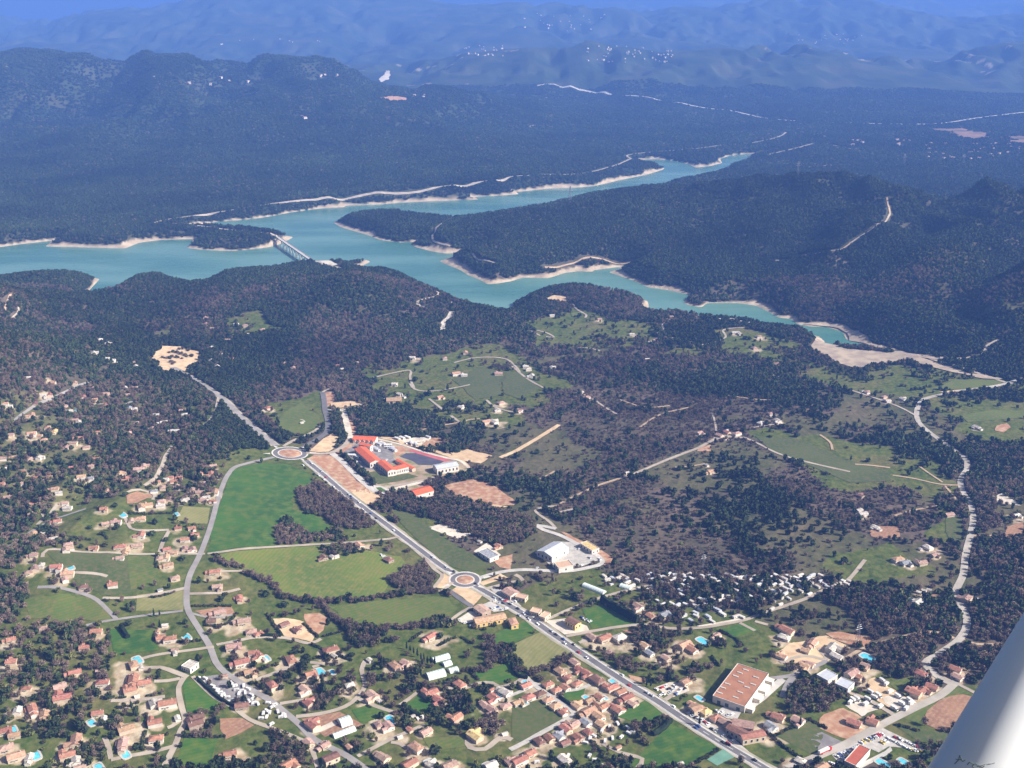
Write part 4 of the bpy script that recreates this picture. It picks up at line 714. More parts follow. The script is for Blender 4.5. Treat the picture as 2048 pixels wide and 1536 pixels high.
# ------------------------------------------------------------------ larger buildings, each from three roof corners seen in the photograph
def frame(A, B, C, h):
    g = G([A[0], B[0], C[0]], [A[1], B[1], C[1]], h).mean(0)[2]
    P = at_z(np.array([A[0], B[0], C[0]], float), np.array([A[1], B[1], C[1]], float), g+h)
    u = P[1, :2]-P[0, :2]; L = np.linalg.norm(u); u /= L; n = np.array([-u[1], u[0]]); wd = (P[2, :2]-P[1, :2])@n
    c = (P[0, :2]+P[1, :2])/2+n*wd/2; HOUSE_XY.extend([(c[0]+u[0]*t*L*.5, c[1]+u[1]*t*L*.5, abs(wd)*.5+2) for t in (-.8, -.4, 0, .4, .8)])
    return (c[0], c[1], g), math.atan2(u[1], u[0]), L, abs(wd)
def block(name, A, B, C, h, kind, roofm, wallm, cat, label, bays=0, extra=None, root=None):
    c, a, L, Wd = frame(A, B, C, h); o = empty(name, c, a); w, r = MB(), MB(); rise = min(Wd, L)*.5*.28
    turn = R(90) if Wd > L else 0; l2, w2 = (Wd, L) if Wd > L else (L, Wd)
    if kind == 'gable': walls(w, (0, 0), l2, w2, h, rise, turn); prism(r, (0, 0), l2, w2, h, rise, .3, turn)
    elif kind == 'hip': walls(w, (0, 0), l2, w2, h, rise, turn, False); prism(r, (0, 0), l2, w2, h+.02, rise, .3, turn, hip=True)
    else:
        walls(w, (0, 0), L, Wd, h-.1, 0, 0, False); r.box((0, 0, h+.02), (L-.6, Wd-.6, .3))
        for d, q in (((0, -Wd/2, h+.2), (L+.2, .4, .8)), ((0, Wd/2, h+.2), (L+.2, .4, .8)), ((-L/2, 0, h+.2), (.4, Wd-.4, .8)), ((L/2, 0, h+.2), (.4, Wd-.4, .8))): w.box(d, q)
    w.out('wall', M[wallm], o); r.out('roof', M[roofm], o)
    for k in range(bays):
        x = -L/2+(k+.5)*L/bays
        opening(x, -Wd/2-.05, h*.5, min(2.2, L/bays*.5), h*.5, 0, True).out('window', [M['wall_white'], M['glass'], M['glass']], o)
    for k in range(bays//2):
        y = -Wd/2+(k+.5)*Wd/max(1, bays//2); opening(L/2+.05, y, h*.5, 1.8, h*.45, R(90), True).out('window', [M['wall_white'], M['glass'], M['glass']], o)
    if extra: extra(o, L, Wd, h)
    if root:                                      # a wing: its walls, roof and windows become parts of the whole building
        for q in list(o.children):
            q.parent = root; q.matrix_local = Matrix.Translation(Vector(c)-root.location) @ Matrix.Rotation(a, 4, 'Z')
        bpy.data.objects.remove(o); return root
    thing(o, cat, None, None, None, label); return o
def skylights(o, L, Wd, h):
    for u, v in ((.12, .12), (.27, .10), (.40, .14), (.66, .20), (.78, .24), (.90, .34), (.30, .62), (.48, .70), (.60, .80), (.80, .74), (.14, .60), (.55, .45)):
        MB().box((-L/2+v*L, -Wd/2+u*Wd, h+.42), (L*.17, 1.5, .5), 0).out('skylight', [M['concrete_white']], o)
    for u in (.2, .45, .8): MB().box((-L/2+u*L, -Wd/2-.08, 1.9), (3.2, .14, 3.6), 0).out('loading_door', [M['shutter']], o)
    for v, q in ((.1, .14), (.42, .2), (.68, .26), (.92, .12)):
        MB().box((L/2+3.2, -Wd/2+v*Wd, 2.0), (6.2, q*Wd*.8, 4.0), 0).box((L/2+3.3, -Wd/2+v*Wd, 4.1), (6.8, q*Wd*.8+.6, .25), 0).out('loading_bay', [M['wall_white']], o)
wq = lambda x, y: (1400+x*.09766, 1320+y*.09766)
ware = block('warehouse', wq(262, 735), wq(918, 962), wq(1592, 345), 6.5, 'flat', 'roof_warehouse', 'wall_white', 'warehouse', 'big warehouse with flat terracotta roof and rows of pale skylights', extra=skylights) if M.setdefault('roof_warehouse', mat('warehouse_roof', (.36, .17, .10), (.29, .135, .08), .12)) else None
m_ = M.setdefault('roof_super', mat('sheet_roof_red', (.42, .11, .065), (.34, .09, .055), .2))
block('supermarket', (1689, 1522), (1711.5, 1532.4), (1755.4, 1506), 6, 'flat', 'roof_super', 'wall_white', 'supermarket', 'supermarket with dark red flat roof beside the crowded car park')
z2 = lambda x, y: (640+x*.15625, 860+y*.15625)
M['roof_school'] = mat('school_tiles', (.62, .14, .06), (.50, .11, .05), .3, bump=.1)
school = empty('school', G(*z2(640, 422))[0]); thing(school, 'school', None, None, None, 'school of joined wings under orange-red tiled roofs beside the dark sports court')
block('school_wing', z2(440, 245), z2(640, 422), z2(760, 370), 8, 'gable', 'roof_school', 'wall_white', 'school wing', '', 8, root=school)
block('school_wing', z2(495, 185), z2(640, 215), z2(650, 185), 8, 'gable', 'roof_school', 'wall_white', 'school wing', '', 3, root=school)
block('school_wing', z2(730, 410), z2(868, 530), z2(960, 495), 8, 'gable', 'roof_school', 'wall_white', 'school wing', '', 6, root=school)
block('school_wing', z2(905, 528), z2(1135, 470), z2(1090, 425), 7.6, 'hip', 'roof_school', 'wall_white', 'school wing', '', 10, root=school)
block('school_wing', z2(965, 385), z2(1180, 500), z2(1220, 485), 4.5, 'gable', 'roof_school', 'wall_cream', 'school wing', '', root=school)
def gables(o, L, Wd, h):
    for k in range(5):
        x = -L/2+(k+.5)*L/5; mb = MB(); walls(mb, (x, -Wd/2-1.5), 3.4, L/9, h-.6, 1.2, R(90)); mb.out('gable_wing', M['wall_white'], o)
        mb = MB(); prism(mb, (x, -Wd/2-1.5), 3.4, L/9, h-.6, 1.2, .2, R(90)); mb.out('gable_roof', M['roof_school'], o)
block('terraced_housing', z2(415, 120), z2(705, 135), z2(720, 85), 6, 'gable', 'roof_school', 'wall_white', 'terrace', 'row of five white gables under a red roof behind the school', 0, gables)
block('gymnasium', z2(1500, 505), z2(1775, 455), z2(1715, 400), 8, 'gable', 'wall_grey', 'wall_white', 'gymnasium', 'gymnasium with pale grey metal roof beside the dark sports court', 6)
block('fire_station', z2(1145, 772), z2(1230, 836), z2(1450, 770), 6, 'gable', 'roof_school', 'wall_white', 'building', 'orange-roofed hall on the pale lot south of the school', 4)
M['roof_pale'] = mat('pale_roof_tiles', (.60, .40, .28), (.50, .33, .23), .3, rand=.1)
z3 = lambda x, y: (860+x*.11719, 1100+y*.11719)
SH = 'shop building'
block('shop', z3(740, 985), z3(890, 1090), z3(1050, 1035), 5.5, 'gable', 'roof_p', 'wall_stone', SH, 'pink-roofed shop with dark end wall on the corner below the lower roundabout', 3)
block('shop', z3(790, 1260), z3(1310, 1165), z3(1210, 1075), 5, 'gable', 'roof_o', 'wall_yellow', SH, 'long orange roof with yellow front around the green court', 6)
block('shop', z3(1330, 1165), z3(1390, 1280), z3(1500, 1240), 5.5, 'hip', 'roof_o', 'wall_yellow', SH, 'orange hip-roofed block at the roadside end of the green court', 3)
block('shop', z3(1220, 700), z3(1370, 790), z3(1560, 740), 5, 'gable', 'roof_p', 'wall_white', SH, 'pale pink roofed shop with white arcade across the main road', 6)
block('shop', z3(1450, 800), z3(1620, 840), z3(1740, 790), 4.5, 'flat', 'roof_pale', 'wall_cream', SH, 'low cream annexe right of the arcaded pink-roofed shop', 3)
block('shop', z3(1700, 1050), z3(1850, 1085), z3(1990, 1030), 4.5, 'flat', 'roof_pale', 'wall_cream', SH, 'flat beige roadside shop, the upper of the two side by side', 4)
block('shop', z3(1860, 1130), z3(1960, 1165), z3(2130, 1105), 4.5, 'flat', 'roof_pale', 'wall_cream', SH, 'flat beige roadside shop, the lower of the two side by side', 4)
c_ = lambda k, x, y: (CROP[k][0]+x/4, CROP[k][1]+y/4)
block('villa', c_('C', 425, 350), c_('C', 505, 395), c_('C', 555, 370), 6.5, 'gable', 'roof_d', 'wall_yellow', 'villa', 'bright yellow villa with brown roof on the main road', 4)
court = empty('courtyard_building', G(*c_('C', 1850, 1250))[0]); thing(court, 'building', None, None, None, 'brown-roofed courtyard building of three wings below the warehouse')
block('town_hall', c_('C', 1710, 1215), c_('C', 1850, 1290), c_('C', 1925, 1265), 6, 'gable', 'roof_d', 'wall_cream', 'building', '', 4, root=court)
block('town_hall', c_('C', 1850, 1310), c_('C', 2035, 1275), c_('C', 1960, 1235), 6, 'gable', 'roof_r', 'wall_cream', 'building', '', 4, root=court)
block('town_hall', c_('C', 1760, 1195), c_('C', 1930, 1225), c_('C', 1890, 1160), 6.4, 'gable', 'roof_p', 'wall_cream', 'building', '', 4, root=court)
block('shop_row', c_('C', 1410, 1045), c_('C', 1460, 1085), c_('C', 1530, 1060), 5, 'gable', 'roof_o', 'wall_cream', SH, 'orange-roofed shop at the upper end of the roadside parking', 3)
block('industrial_shed', c_('G', 200, 1335), c_('G', 320, 1385), c_('G', 490, 1325), 7, 'gable', 'wall_grey', 'wall_white', 'industrial shed', 'large grey metal shed with white front beside the wood', 4)
block('industrial_shed', c_('G', 335, 1430), c_('G', 375, 1475), c_('G', 480, 1440), 6, 'flat', 'roof_pale', 'wall_white', 'industrial shed', 'square shed with flat tan roof in front of the grey metal shed', 3)
block('industrial_shed', c_('G', 545, 1275), c_('G', 640, 1335), c_('G', 690, 1310), 5, 'flat', 'roof_y', 'wall_white', 'industrial shed', 'long narrow shed with ochre flat roof at the wood edge', 4)
block('industrial_shed', c_('D', 390, 790), c_('D', 480, 840), c_('D', 560, 795), 6, 'flat', 'wall_grey', 'wall_white', 'industrial shed', 'grey industrial unit behind the pale sand yard, left one of two', 3)
block('industrial_shed', c_('D', 535, 860), c_('D', 640, 905), c_('D', 705, 860), 6, 'flat', 'wall_grey', 'wall_white', 'industrial shed', 'grey industrial unit behind the pale sand yard, right one of two', 3)
block('barn', c_('F', 1045, 140), c_('F', 1165, 135), c_('F', 1150, 105), 6, 'gable', 'roof_o', 'wall_cream', 'barn', 'long barn with pale orange roof on the white forecourt above the school', 4)
block('workshop', c_('F', 1775, 1340), c_('F', 1870, 1400), c_('F', 1930, 1365), 4.5, 'flat', 'roof_g', 'wall_white', 'workshop', 'low grey flat-roofed workshop along the pale drive above the lower roundabout', 3)
block('red_hall', c_('B', 525, 1450), c_('B', 560, 1490), c_('B', 680, 1450), 5, 'gable', 'roof_d', 'wall_cream', 'hall', 'hall with broad dark red roof at the lower road fork', 4)
block('modern_house', c_('A', 1450, 720), c_('A', 1520, 745), c_('A', 1630, 710), 5, 'flat', 'roof_w', 'wall_white', 'modern house', 'white flat-roofed modern house beside the valley road', 4)
# ------------------------------------------------------------------ greenhouses
def greenhouse(A, B, w, label, glass=False):
    p = G([A[0], B[0]], [A[1], B[1]], 1.5); d = p[1, :2]-p[0, :2]; L = float(np.linalg.norm(d)); o = empty('greenhouse', ((p[0]+p[1])/2)-np.array([0, 0, 0]), math.atan2(d[1], d[0]))
    n = 9; vs = []; k = int(L/3)+2
    for i in range(k):
        x = -L/2+L*i/(k-1)
        for j in range(n): a = math.pi*j/(n-1); vs.append((x, -math.cos(a)*w/2, math.sin(a)*w*.42-.3))
    fs = [(i*n+j, i*n+j+1, (i+1)*n+j+1, (i+1)*n+j)[::-1] for i in range(k-1) for j in range(n-1)]
    link('cover', vs, fs, M['greenhouse'], o, smooth=True)
    mb = MB()
    for x in (-L/2, L/2): mb.add([(x, -math.cos(math.pi*j/8)*w/2, math.sin(math.pi*j/8)*w*.42-.3) for j in range(9)], [tuple(range(9))])
    mb.out('end_wall', M['white_paint'], o)
    mb = MB()
    for i in range(k):
        x = -L/2+L*i/(k-1); 
        for j in range(8): a, b = math.pi*j/8, math.pi*(j+1)/8; mb.bar((x, -math.cos(a)*w/2*1.01, math.sin(a)*w*.425-.3), (x, -math.cos(b)*w/2*1.01, math.sin(b)*w*.425-.3), .07)
    mb.out('hoop', M['steel'], o); HOUSE_XY.extend([(o.location[0]+d[0]*t, o.location[1]+d[1]*t, w) for t in (-.4, -.2, 0, .2, .4)])
    thing(o, 'greenhouse', None, None, 'plastic greenhouses', label)
z8 = lambda x, y: (760+x*.09766, 1240+y*.09766)
greenhouse(z8(1075, 810), z8(1410, 715), 8, 'long white greenhouse tunnel ending at the cypress row')
greenhouse(z8(1290, 900), z8(1450, 850), 8, 'short white greenhouse tunnel between the two longest tunnels')
greenhouse(z8(1410, 1030), z8(1590, 985), 8, 'white greenhouse tunnel right of the greenish tunnel')
greenhouse(z8(960, 1150), z8(1320, 1060), 11, 'large greenish greenhouse tunnel below the cypress row')
greenhouse(c_('B', 615, 1275), c_('B', 790, 1210), 7, 'long white greenhouse tunnel on the brown ploughed plot')
greenhouse(c_('B', 665, 1175), c_('B', 755, 1145), 12, 'wide grey greenhouse on the brown ploughed plot')
greenhouse(c_('C', 575, 65), c_('C', 740, 130), 8, 'pale greenhouse left of the mobile home park')
greenhouse(c_('C', 870, 70), c_('C', 950, 95), 8, 'short white tunnel at the top left of the mobile home park')
# ------------------------------------------------------------------ bridge over the lake
DZ = 15.0
pn, ps = at_z(np.array([556., 628.]), np.array([474.5, 523.5]), DZ); d = ps-pn; L = float(np.linalg.norm(d)); br = empty('bridge', (*((pn+ps)/2)[:2], DZ), math.atan2(d[1], d[0]))
MB().box((0, 0, -.6), (L, 9.5, 1.2)).box((0, 3, -1.9), (L*.98, 1.4, 1.4)).box((0, -3, -1.9), (L*.98, 1.4, 1.4)).out('deck', M['concrete_white'], br)
MB().box((0, 0, .06), (L, 7, .08)).out('carriageway', M['concrete_white'], br)
for s in (-1, 1): MB().box((0, s*4.5, .5), (L, .35, 1.0)).out('parapet', M['concrete_white'], br)
for k in range(9):
    x = -L*.36+k*L*.74/8; MB().box((x, 0, -2.9), (2.2, 9, .6)).box((x, -3, -11.2), (1.8, 2.0, 16)).box((x, 3, -11.2), (1.8, 2.0, 16)).out('pier', M['concrete'], br)
for s in (-1, 1): MB().box((s*(L/2+.9), 0, -5.2), (1.6, 9, 10)).out('abutment', M['concrete'], br)
thing(br, 'bridge', None, None, None, 'long concrete road bridge on tall piers crossing the lake narrows')
patch('lay_by', [(628,524),(645,521),(665,526),(682,532),(655,531),(634,528)], M['gravel'], dz=.9, wob=3); road('bridge_road', [(626,523),(640,527),(660,531),(690,540)], 8, PR, dz=1.0); road('bridge_road', [(556,474),(545,470),(520,466),(470,462),(400,453),(330,447)], 8, PR, dz=1.0)
# ------------------------------------------------------------------ pylons
def pylon(px, py, h, label):
    p = G(px, py)[0]; o = empty('pylon', p, .4); mb = MB(); b = h*.09; t = h*.02; r = max(.10, h*.006)
    lv = [(b+(t-b)*f, h*f) for f in (0, .18, .34, .48, .60, .70, .80, 1)]
    for (w0, z0), (w1, z1) in zip(lv, lv[1:]):
        for k in range(4):
            s = [(-1, -1), (1, -1), (1, 1), (-1, 1)]; a, c = s[k], s[(k+1) % 4]
            mb.bar((a[0]*w0, a[1]*w0, z0-(.5 if z0 == 0 else 0)), (a[0]*w1, a[1]*w1, z1), r); mb.bar((a[0]*w0, a[1]*w0, z0), (c[0]*w1, c[1]*w1, z1), r*.6)
    mb.out('tower', M['steel'], o)
    for f, w in ((.72, .2), (.84, .15), (.95, .1)):
        MB().bar((-w*h, 0, h*f), (w*h, 0, h*f), r).bar((-w*h, 0, h*f), (0, 0, h*f+h*.04), r*.6).bar((w*h, 0, h*f), (0, 0, h*f+h*.04), r*.6).out('cross_arm', M['steel'], o)
    thing(o, 'pylon', None, None, 'power pylons', label)
pylon(1140, 404, 44, 'steel pylon standing on the point in the upper lake'); pylon(1715, 1284, 20, 'small lattice mast on the orange track'); pylon(1808, 330, 40, 'steel pylon on the crest of the right hill, left of another'); pylon(1926, 330, 40, 'steel pylon furthest right on the hill crest')
pylon(1595, 350, 36, 'steel pylon on the left shoulder of the right hill'); pylon(1406, 1138, 18, 'thin pole mast at the top edge of the mobile home park')
# ------------------------------------------------------------------ swimming pools
def pool(px, py, L, Wd, label, rot=None, deck='concrete_white'):
    p = G(px, py, .2)[0]; o = empty('swimming_pool', p, roadang if rot is None else rot); HOUSE_XY.append((p[0], p[1], L*.6))
    n = 20; rim = lambda a, b, z: [(math.copysign(abs(math.cos(t))**.5, math.cos(t))*a/2, math.copysign(abs(math.sin(t))**.5, math.sin(t))*b/2, z) for t in np.linspace(0, 2*math.pi, n, endpoint=False)]
    vs = rim(L+3, Wd+3, -.6)+rim(L+3, Wd+3, .45)+rim(L, Wd, .45)+rim(L, Wd, .1); fs = [(k*n+i, k*n+(i+1) % n, (k+1)*n+(i+1) % n, (k+1)*n+i) for k in range(3) for i in range(n)]
    link('deck', vs, fs, M[deck], o); link('water', rim(L-.05, Wd-.05, .3), [tuple(range(n))], M['pool'], o)
    if label: thing(o, 'swimming pool', None, None, 'garden pools', label)
    else: thing(o, 'swimming pool', 'pale-rimmed', 'swimming pool', 'garden pools')
for k, t in dict(A="1490 487 11;1100 672 12;100 1228 10;278 1432 13;1000 1425 11;730 1172 9;790 1530 10;1240 1005 8", B="80 658 9;515 770 13;1080 1150 12;1400 1503 12;1870 1530 12;610 770 7", C="1530 522 14;120 860 10;90 1010 9;595 975 7;815 848 9;1500 980 8;740 975 6", D="805 655 16;920 1500 12;1090 1490 10;1160 200 10", E="980 1047 12;560 1465 11;600 210 8;1410 1040 8", F="365 296 9", B2="1940 960 7").items():
    ox, oy = CROP[k[0]]
    for q in t.split(';'): a, b, s = map(float, q.split()); pool(ox+a/4, oy+b/4, s, s*.52, None)
# ------------------------------------------------------------------ mobile homes and caravans
def mobile_mesh(L, Wd, H, body, roof):
    mb = MB(); mb.box((0, 0, H*.5-.3), (L, Wd, H+.6), 0)
    a, b = L/2+.15, Wd/2+.15; mb.add([(-a, -b, H), (a, -b, H), (a, b, H), (-a, b, H), (-a, 0, H+.42), (a, 0, H+.42)], [(0, 1, 5, 4), (2, 3, 4, 5), (1, 2, 5), (3, 0, 4), (3, 2, 1, 0)], 1)
    for x in (-L*.3, L*.05, L*.33): mb.box((x, -Wd/2-.02, H*.6), (1.1, .06, .8), 2)
    mb.box((L/2+.02, 0, H*.6), (.06, 1.2, .8), 2)
    o = mb.out('mobile_home', [M[body], M[roof], M['glass']]); me_ = o.data; bpy.data.objects.remove(o); return me_
MH = {'white': mobile_mesh(8.5, 3.4, 2.5, 'mobile_beige', 'white_paint'), 'beige': mobile_mesh(8, 3.4, 2.5, 'white_paint', 'mobile_beige'), 'grey': mobile_mesh(7.5, 3.2, 2.4, 'white_paint', 'wall_grey')}
def caravan_mesh():
    mb = MB(); prof = [(-2.6, .5), (-2.75, 1.3), (-2.3, 2.35), (2.2, 2.45), (2.6, 1.6), (2.55, .5)]; n = len(prof)
    mb.add([(x, s*1.1, z) for s in (-1, 1) for x, z in prof], [tuple(range(n)), tuple(range(2*n-1, n-1, -1))]+[(i, n+i, n+(i+1) % n, (i+1) % n)[::-1] for i in range(n)], 0)
    for s in (-1, 1): mb.box((.3, s*1.11, 1.65), (1.6, .05, .55), 1); mb.box((0, s*1.0, .3), (.65, .25, .6), 2)
    mb.bar((2.5, 0, .55), (3.6, 0, .5), .05, 2); o = mb.out('caravan', [M['white_paint'], M['glass'], M['tyre']]); me_ = o.data; bpy.data.objects.remove(o); return me_
CARAVAN = caravan_mesh()
def place(me_, name, px, py, ang, cat, look, noun, group, r=4, s=1):
    p = G(px, py, .8)[0]; o = bpy.data.objects.new(name, me_); COL.objects.link(o); o.location = (p[0], p[1], p[2]+.02+lift(p[1])); o.rotation_euler = (0, 0, ang); o.scale = (s, s, s); HOUSE_XY.append((p[0], p[1], r)); thing(o, cat, look, noun, group); return o
for k, t in dict(A="1590 822;1640 820;1635 856;1680 850;1700 882;1740 917;1762 935;1795 950;1820 972;1842 1002;1880 992;1880 880;1892 912;1912 942;1935 920;1962 932;2010 952;2022 982;2032 1017;1992 1002;1850 856;1720 905;1775 960;1950 880;1985 905", B="15 1022;95 1018;130 1048;85 1080;175 1085;215 1112;40 1140;85 1130;125 1185;235 1120;110 1095;60 1100;200 1130;150 1030", C="845 1182;925 1216;965 1250;932 1258;875 1290;745 1322;805 1300;655 1282;625 1302;585 1336;780 1206;720 1242;390 1462;620 1440;662 1472;712 1520;450 1440;200 1490").items():
    ox, oy = CROP[k]
    for q in t.split(';'): a, b = map(float, q.split()); place(CARAVAN, 'caravan', ox+a/4, oy+b/4, rnd.uniform(0, 3.1), 'caravan', 'white', 'touring caravan', 'parked caravans', 2.6, .92)
park = np.array([(1186,1152),(1290,1146),(1400,1146),(1500,1152),(1640,1150),(1708,1165),(1655,1176),(1600,1198),(1500,1236),(1440,1247),(1380,1242),(1330,1215),(1300,1195),(1270,1175),(1230,1178)], float); pts = []; tries = 0
while len(pts) < 165 and tries < 9000:
    tries += 1; a, b = rnd.uniform(1186, 1708), rnd.uniform(1147, 1247)
    if in_poly(np.array([a]), np.array([b]), park)[0] and all((a-q[0])**2+((b-q[1])*2)**2 > 100 for q in pts) and (rnd.random() < .35+.6*(a > 1520 or b < 1165)): pts.append((a, b))
for a, b in pts:
    c = rnd.choice(['white', 'beige', 'beige', 'grey']); place(MH[c], 'mobile_home', a, b, roadang+rnd.choice([0, 0, R(90)])+rnd.uniform(-.15, .15), 'mobile home', c+'-roofed', 'mobile home', 'homes in the mobile home park', 2.6, rnd.uniform(.66, .95))
# ------------------------------------------------------------------ vehicles
def car_mesh(body):
    mb = MB(); lo = [(-2.1, .35), (-2.15, .8), (-1.9, .95), (.9, .98), (2.0, .8), (2.1, .35)]; n = len(lo)
    mb.add([(x, s*.88, z) for s in (-1, 1) for x, z in lo], [tuple(range(n)), tuple(range(2*n-1, n-1, -1))]+[(i, n+i, n+(i+1) % n, (i+1) % n)[::-1] for i in range(n)], 0)
    g = [(-1.85, .95), (-1.4, 1.42), (.3, 1.45), (1.05, .97)]; mb.add([(x, s*(.80 if z < 1 else .66), z) for s in (-1, 1) for x, z in g], [(0, 1, 2, 3), (7, 6, 5, 4), (0, 4, 5, 1), (2, 6, 7, 3)], 1)
    mb.add([(x, s*.67, z+.03) for s in (-1, 1) for x, z in ((-1.42, 1.42), (.3, 1.45))]+[(x, s*.67, z-.04) for s in (-1, 1) for x, z in ((-1.42, 1.42), (.3, 1.45))], [(0, 1, 3, 2), (4, 6, 7, 5), (0, 4, 5, 1), (2, 3, 7, 6), (0, 2, 6, 4), (1, 5, 7, 3)], 0)
    for x in (-1.3, 1.3):
        for s in (-1, 1):
            w = [(x+.33*math.cos(t), s*.9, .33+.33*math.sin(t)) for t in np.linspace(0, 2*math.pi, 10, endpoint=False)]; v = w+[(p[0], s*.7, p[2]) for p in w]
            mb.add(v, [tuple(range(10))[::-s], tuple(range(10, 20))[::s]]+[(i, (i+1) % 10, 10+(i+1) % 10, 10+i)[::s] for i in range(10)], 2)
    o = mb.out('car', [M['car_'+body], M['glass'], M['tyre']]); me_ = o.data; bpy.data.objects.remove(o); return me_
CARS = {c: car_mesh(c) for c in ('white', 'silver', 'red', 'blue', 'black', 'yellow')}
def van_mesh():
    mb = MB(); mb.box((-.8, 0, 1.75), (4.6, 2.2, 2.5), 0); mb.add([(x, s*1.0, z) for s in (-1, 1) for x, z in ((1.5, .5), (1.5, 2.3), (2.3, 2.2), (2.9, 1.3), (3.0, .5))], [(0, 1, 2, 3, 4), (9, 8, 7, 6, 5), (0, 5, 6, 1), (1, 6, 7, 2), (3, 8, 9, 4), (4, 9, 5, 0)], 0)
    mb.add([(x, s*.93, z) for s in (-1, 1) for x, z in ((2.34, 2.15), (2.92, 1.33))], [(0, 2, 3, 1)], 1)
    for x in (-2, 2):
        for s in (-1, 1): mb.box((x, s*.95, .35), (.75, .25, .7), 2)
    o = mb.out('van', [M['white_paint'], M['glass'], M['tyre']]); me_ = o.data; bpy.data.objects.remove(o); return me_
VAN = van_mesh()
def car(px, py, c, ang, group): place(CARS[c], 'car', px, py, ang+rnd.choice([0, math.pi]), 'car', c, 'car', group, 2.6, 1.08)
CC = dict(w='white', b='black', s='silver', r='red', u='blue', y='yellow')
z1 = lambda x, y: (500+x*.12695, 860+y*.12695)
roadang1 = math.atan2(*(G(760, 1040)-G(690, 987))[0][1::-1])
for f, t, an in ((z1, "835 553 w;872 600 b;1082 716 w;1160 772 w;1200 822 b;1312 886 w;1300 905 b;1420 972 w;1010 692 b", roadang1), (z3, "405 362 b;782 572 b;268 287 s;35 112 w;1835 1262 w;1690 1182 w;1240 905 b;1520 1112 s", roadang), (lambda x, y: c_('F', x, y), "850 1000 w;960 1075 b;1420 1385 w;1100 1170 w", roadang1), (lambda x, y: c_('C', x, y), "205 382 w;352 467 b;492 547 b;1690 1330 b;1728 1336 r;880 790 s;1290 1040 w;130 335 b;95 300 w", roadang)):
    for q in t.split(';'): a, b, c = q.split(); car(*f(float(a), float(b)), CC[c], an, 'cars on the main road')
for f, t, g in ((z3, "1290 862 r;1360 922 b;1450 872 w;1400 900 s;1105 862 w;1180 905 s;1040 990 s;1100 1000 w;1150 975 u;1300 1000 w;1230 1010 s;600 1240 w;520 1200 w;700 1290 s;1850 1172 w", 'cars parked at the roadside shops'), (z2, "700 240 w;740 262 w;750 202 s;800 182 w;832 216 w;880 212 w;902 240 s;940 262 w;720 228 b;470 405 w;512 406 w;850 386 w;1420 670 w;1470 680 s;1365 655 w;1000 100 w;1050 105 w;1100 100 s;1150 110 w;1200 180 w;1240 195 w;1100 170 w", 'cars parked at the school'), (lambda x, y: c_('C', x, y), "1155 905 w;1200 890 r;1232 880 w;1255 900 b;1210 940 w;1188 952 w;1290 905 s;1330 930 w;1352 905 w;1380 900 b;1300 880 w;1265 930 s;1310 945 u;575 345 w;600 352 s;625 362 w;560 330 u;1420 1105 w;1445 1118 s;1470 1128 b;1495 1142 w;1520 1152 w;1545 1168 r;1570 1182 w;1600 1222 b;1640 1240 w;1690 1275 s;1740 1290 b;1770 1318 w;1640 1080 w;1680 1090 w;1730 1110 s;1760 1105 w", 'cars in the roadside car parks'), (lambda x, y: c_('F', x, y), "1000 1366 w;1020 1378 w;1045 1388 s;1650 1120 w;1580 1130 s", 'cars beside the buildings'), (lambda x, y: c_('G', x, y), "390 1345 w;420 1350 w;445 1335 s;540 1320 w;700 1400 w;620 1390 s;480 1460 w;560 1450 w;200 1470 s", 'cars in the industrial yard')):
    for q in t.split(';'): a, b, c = q.split(); car(*f(float(a), float(b)), CC[c], roadang+rnd.choice([0, R(90)]), g)
z6 = lambda x, y: (1648+x*.19531, 1300+y*.19531)
for a, b, n in (((130, 1090), (320, 1005), 9), ((190, 1115), (300, 1060), 6), ((250, 1040), (420, 960), 8), ((370, 950), (560, 870), 9), ((440, 925), (600, 850), 8), ((590, 950), (680, 905), 5), ((650, 900), (830, 990), 9), ((700, 880), (980, 1000), 12), ((860, 1010), (1000, 1040), 6), ((60, 1150), (160, 1180), 4)):
    for k in range(n):
        if rnd.random() < .12: continue
        t = (k+.5)/n; q = z6(a[0]+(b[0]-a[0])*t+rnd.uniform(-3, 3), a[1]+(b[1]-a[1])*t+rnd.uniform(-3, 3)); car(*q, rnd.choice(['white', 'white', 'white', 'white', 'silver', 'silver', 'silver', 'black', 'black', 'blue', 'red', 'yellow']), roadang+rnd.uniform(-.08, .08), 'cars in the supermarket car park')
for x, y in ((300, 520), (340, 505), (430, 555), (560, 470), (480, 437), (520, 492), (450, 510), (580, 580), (880, 522), (800, 560), (842, 602), (720, 605), (680, 430), (640, 352), (600, 322), (760, 480), (900, 545), (270, 540)): place(VAN, 'van', *z6(x, y), roadang+rnd.choice([0, R(90)])+rnd.uniform(-.2, .2), 'van', 'white', 'box van', 'vans in the sand yard', 4, 1.1)
def bus():
    p = G(1650, 1503, 1)[0]; o = empty('lorry', (p[0], p[1], p[2]+.3), math.atan2(*(G(1690, 1489)-G(1640, 1511))[0][1::-1])); HOUSE_XY.append((p[0], p[1], 8))
    MB().box((-1.5, 0, 2.4), (11, 2.5, 2.8)).out('trailer', M['white_paint'], o); MB().box((-1.5, -1.28, 1.6), (10.8, .06, 1.1)).box((-1.5, 1.28, 1.6), (10.8, .06, 1.1)).out('stripe', M['car_red'], o)
    MB().box((5.6, 0, 1.8), (2.2, 2.4, 2.4)).box((6.72, 0, 2.3), (.06, 2.1, .9), 1).out('cab', [M['car_red'], M['glass']], o)
    for x in (-5.5, -4, 4.6):
        for s in (-1, 1): MB().box((x, s*1.05, .45), (.95, .3, .95)).out('wheel', M['tyre'], o)
    thing(o, 'lorry', None, None, None, 'white lorry with red side stripe on the road above the supermarket')
bus()
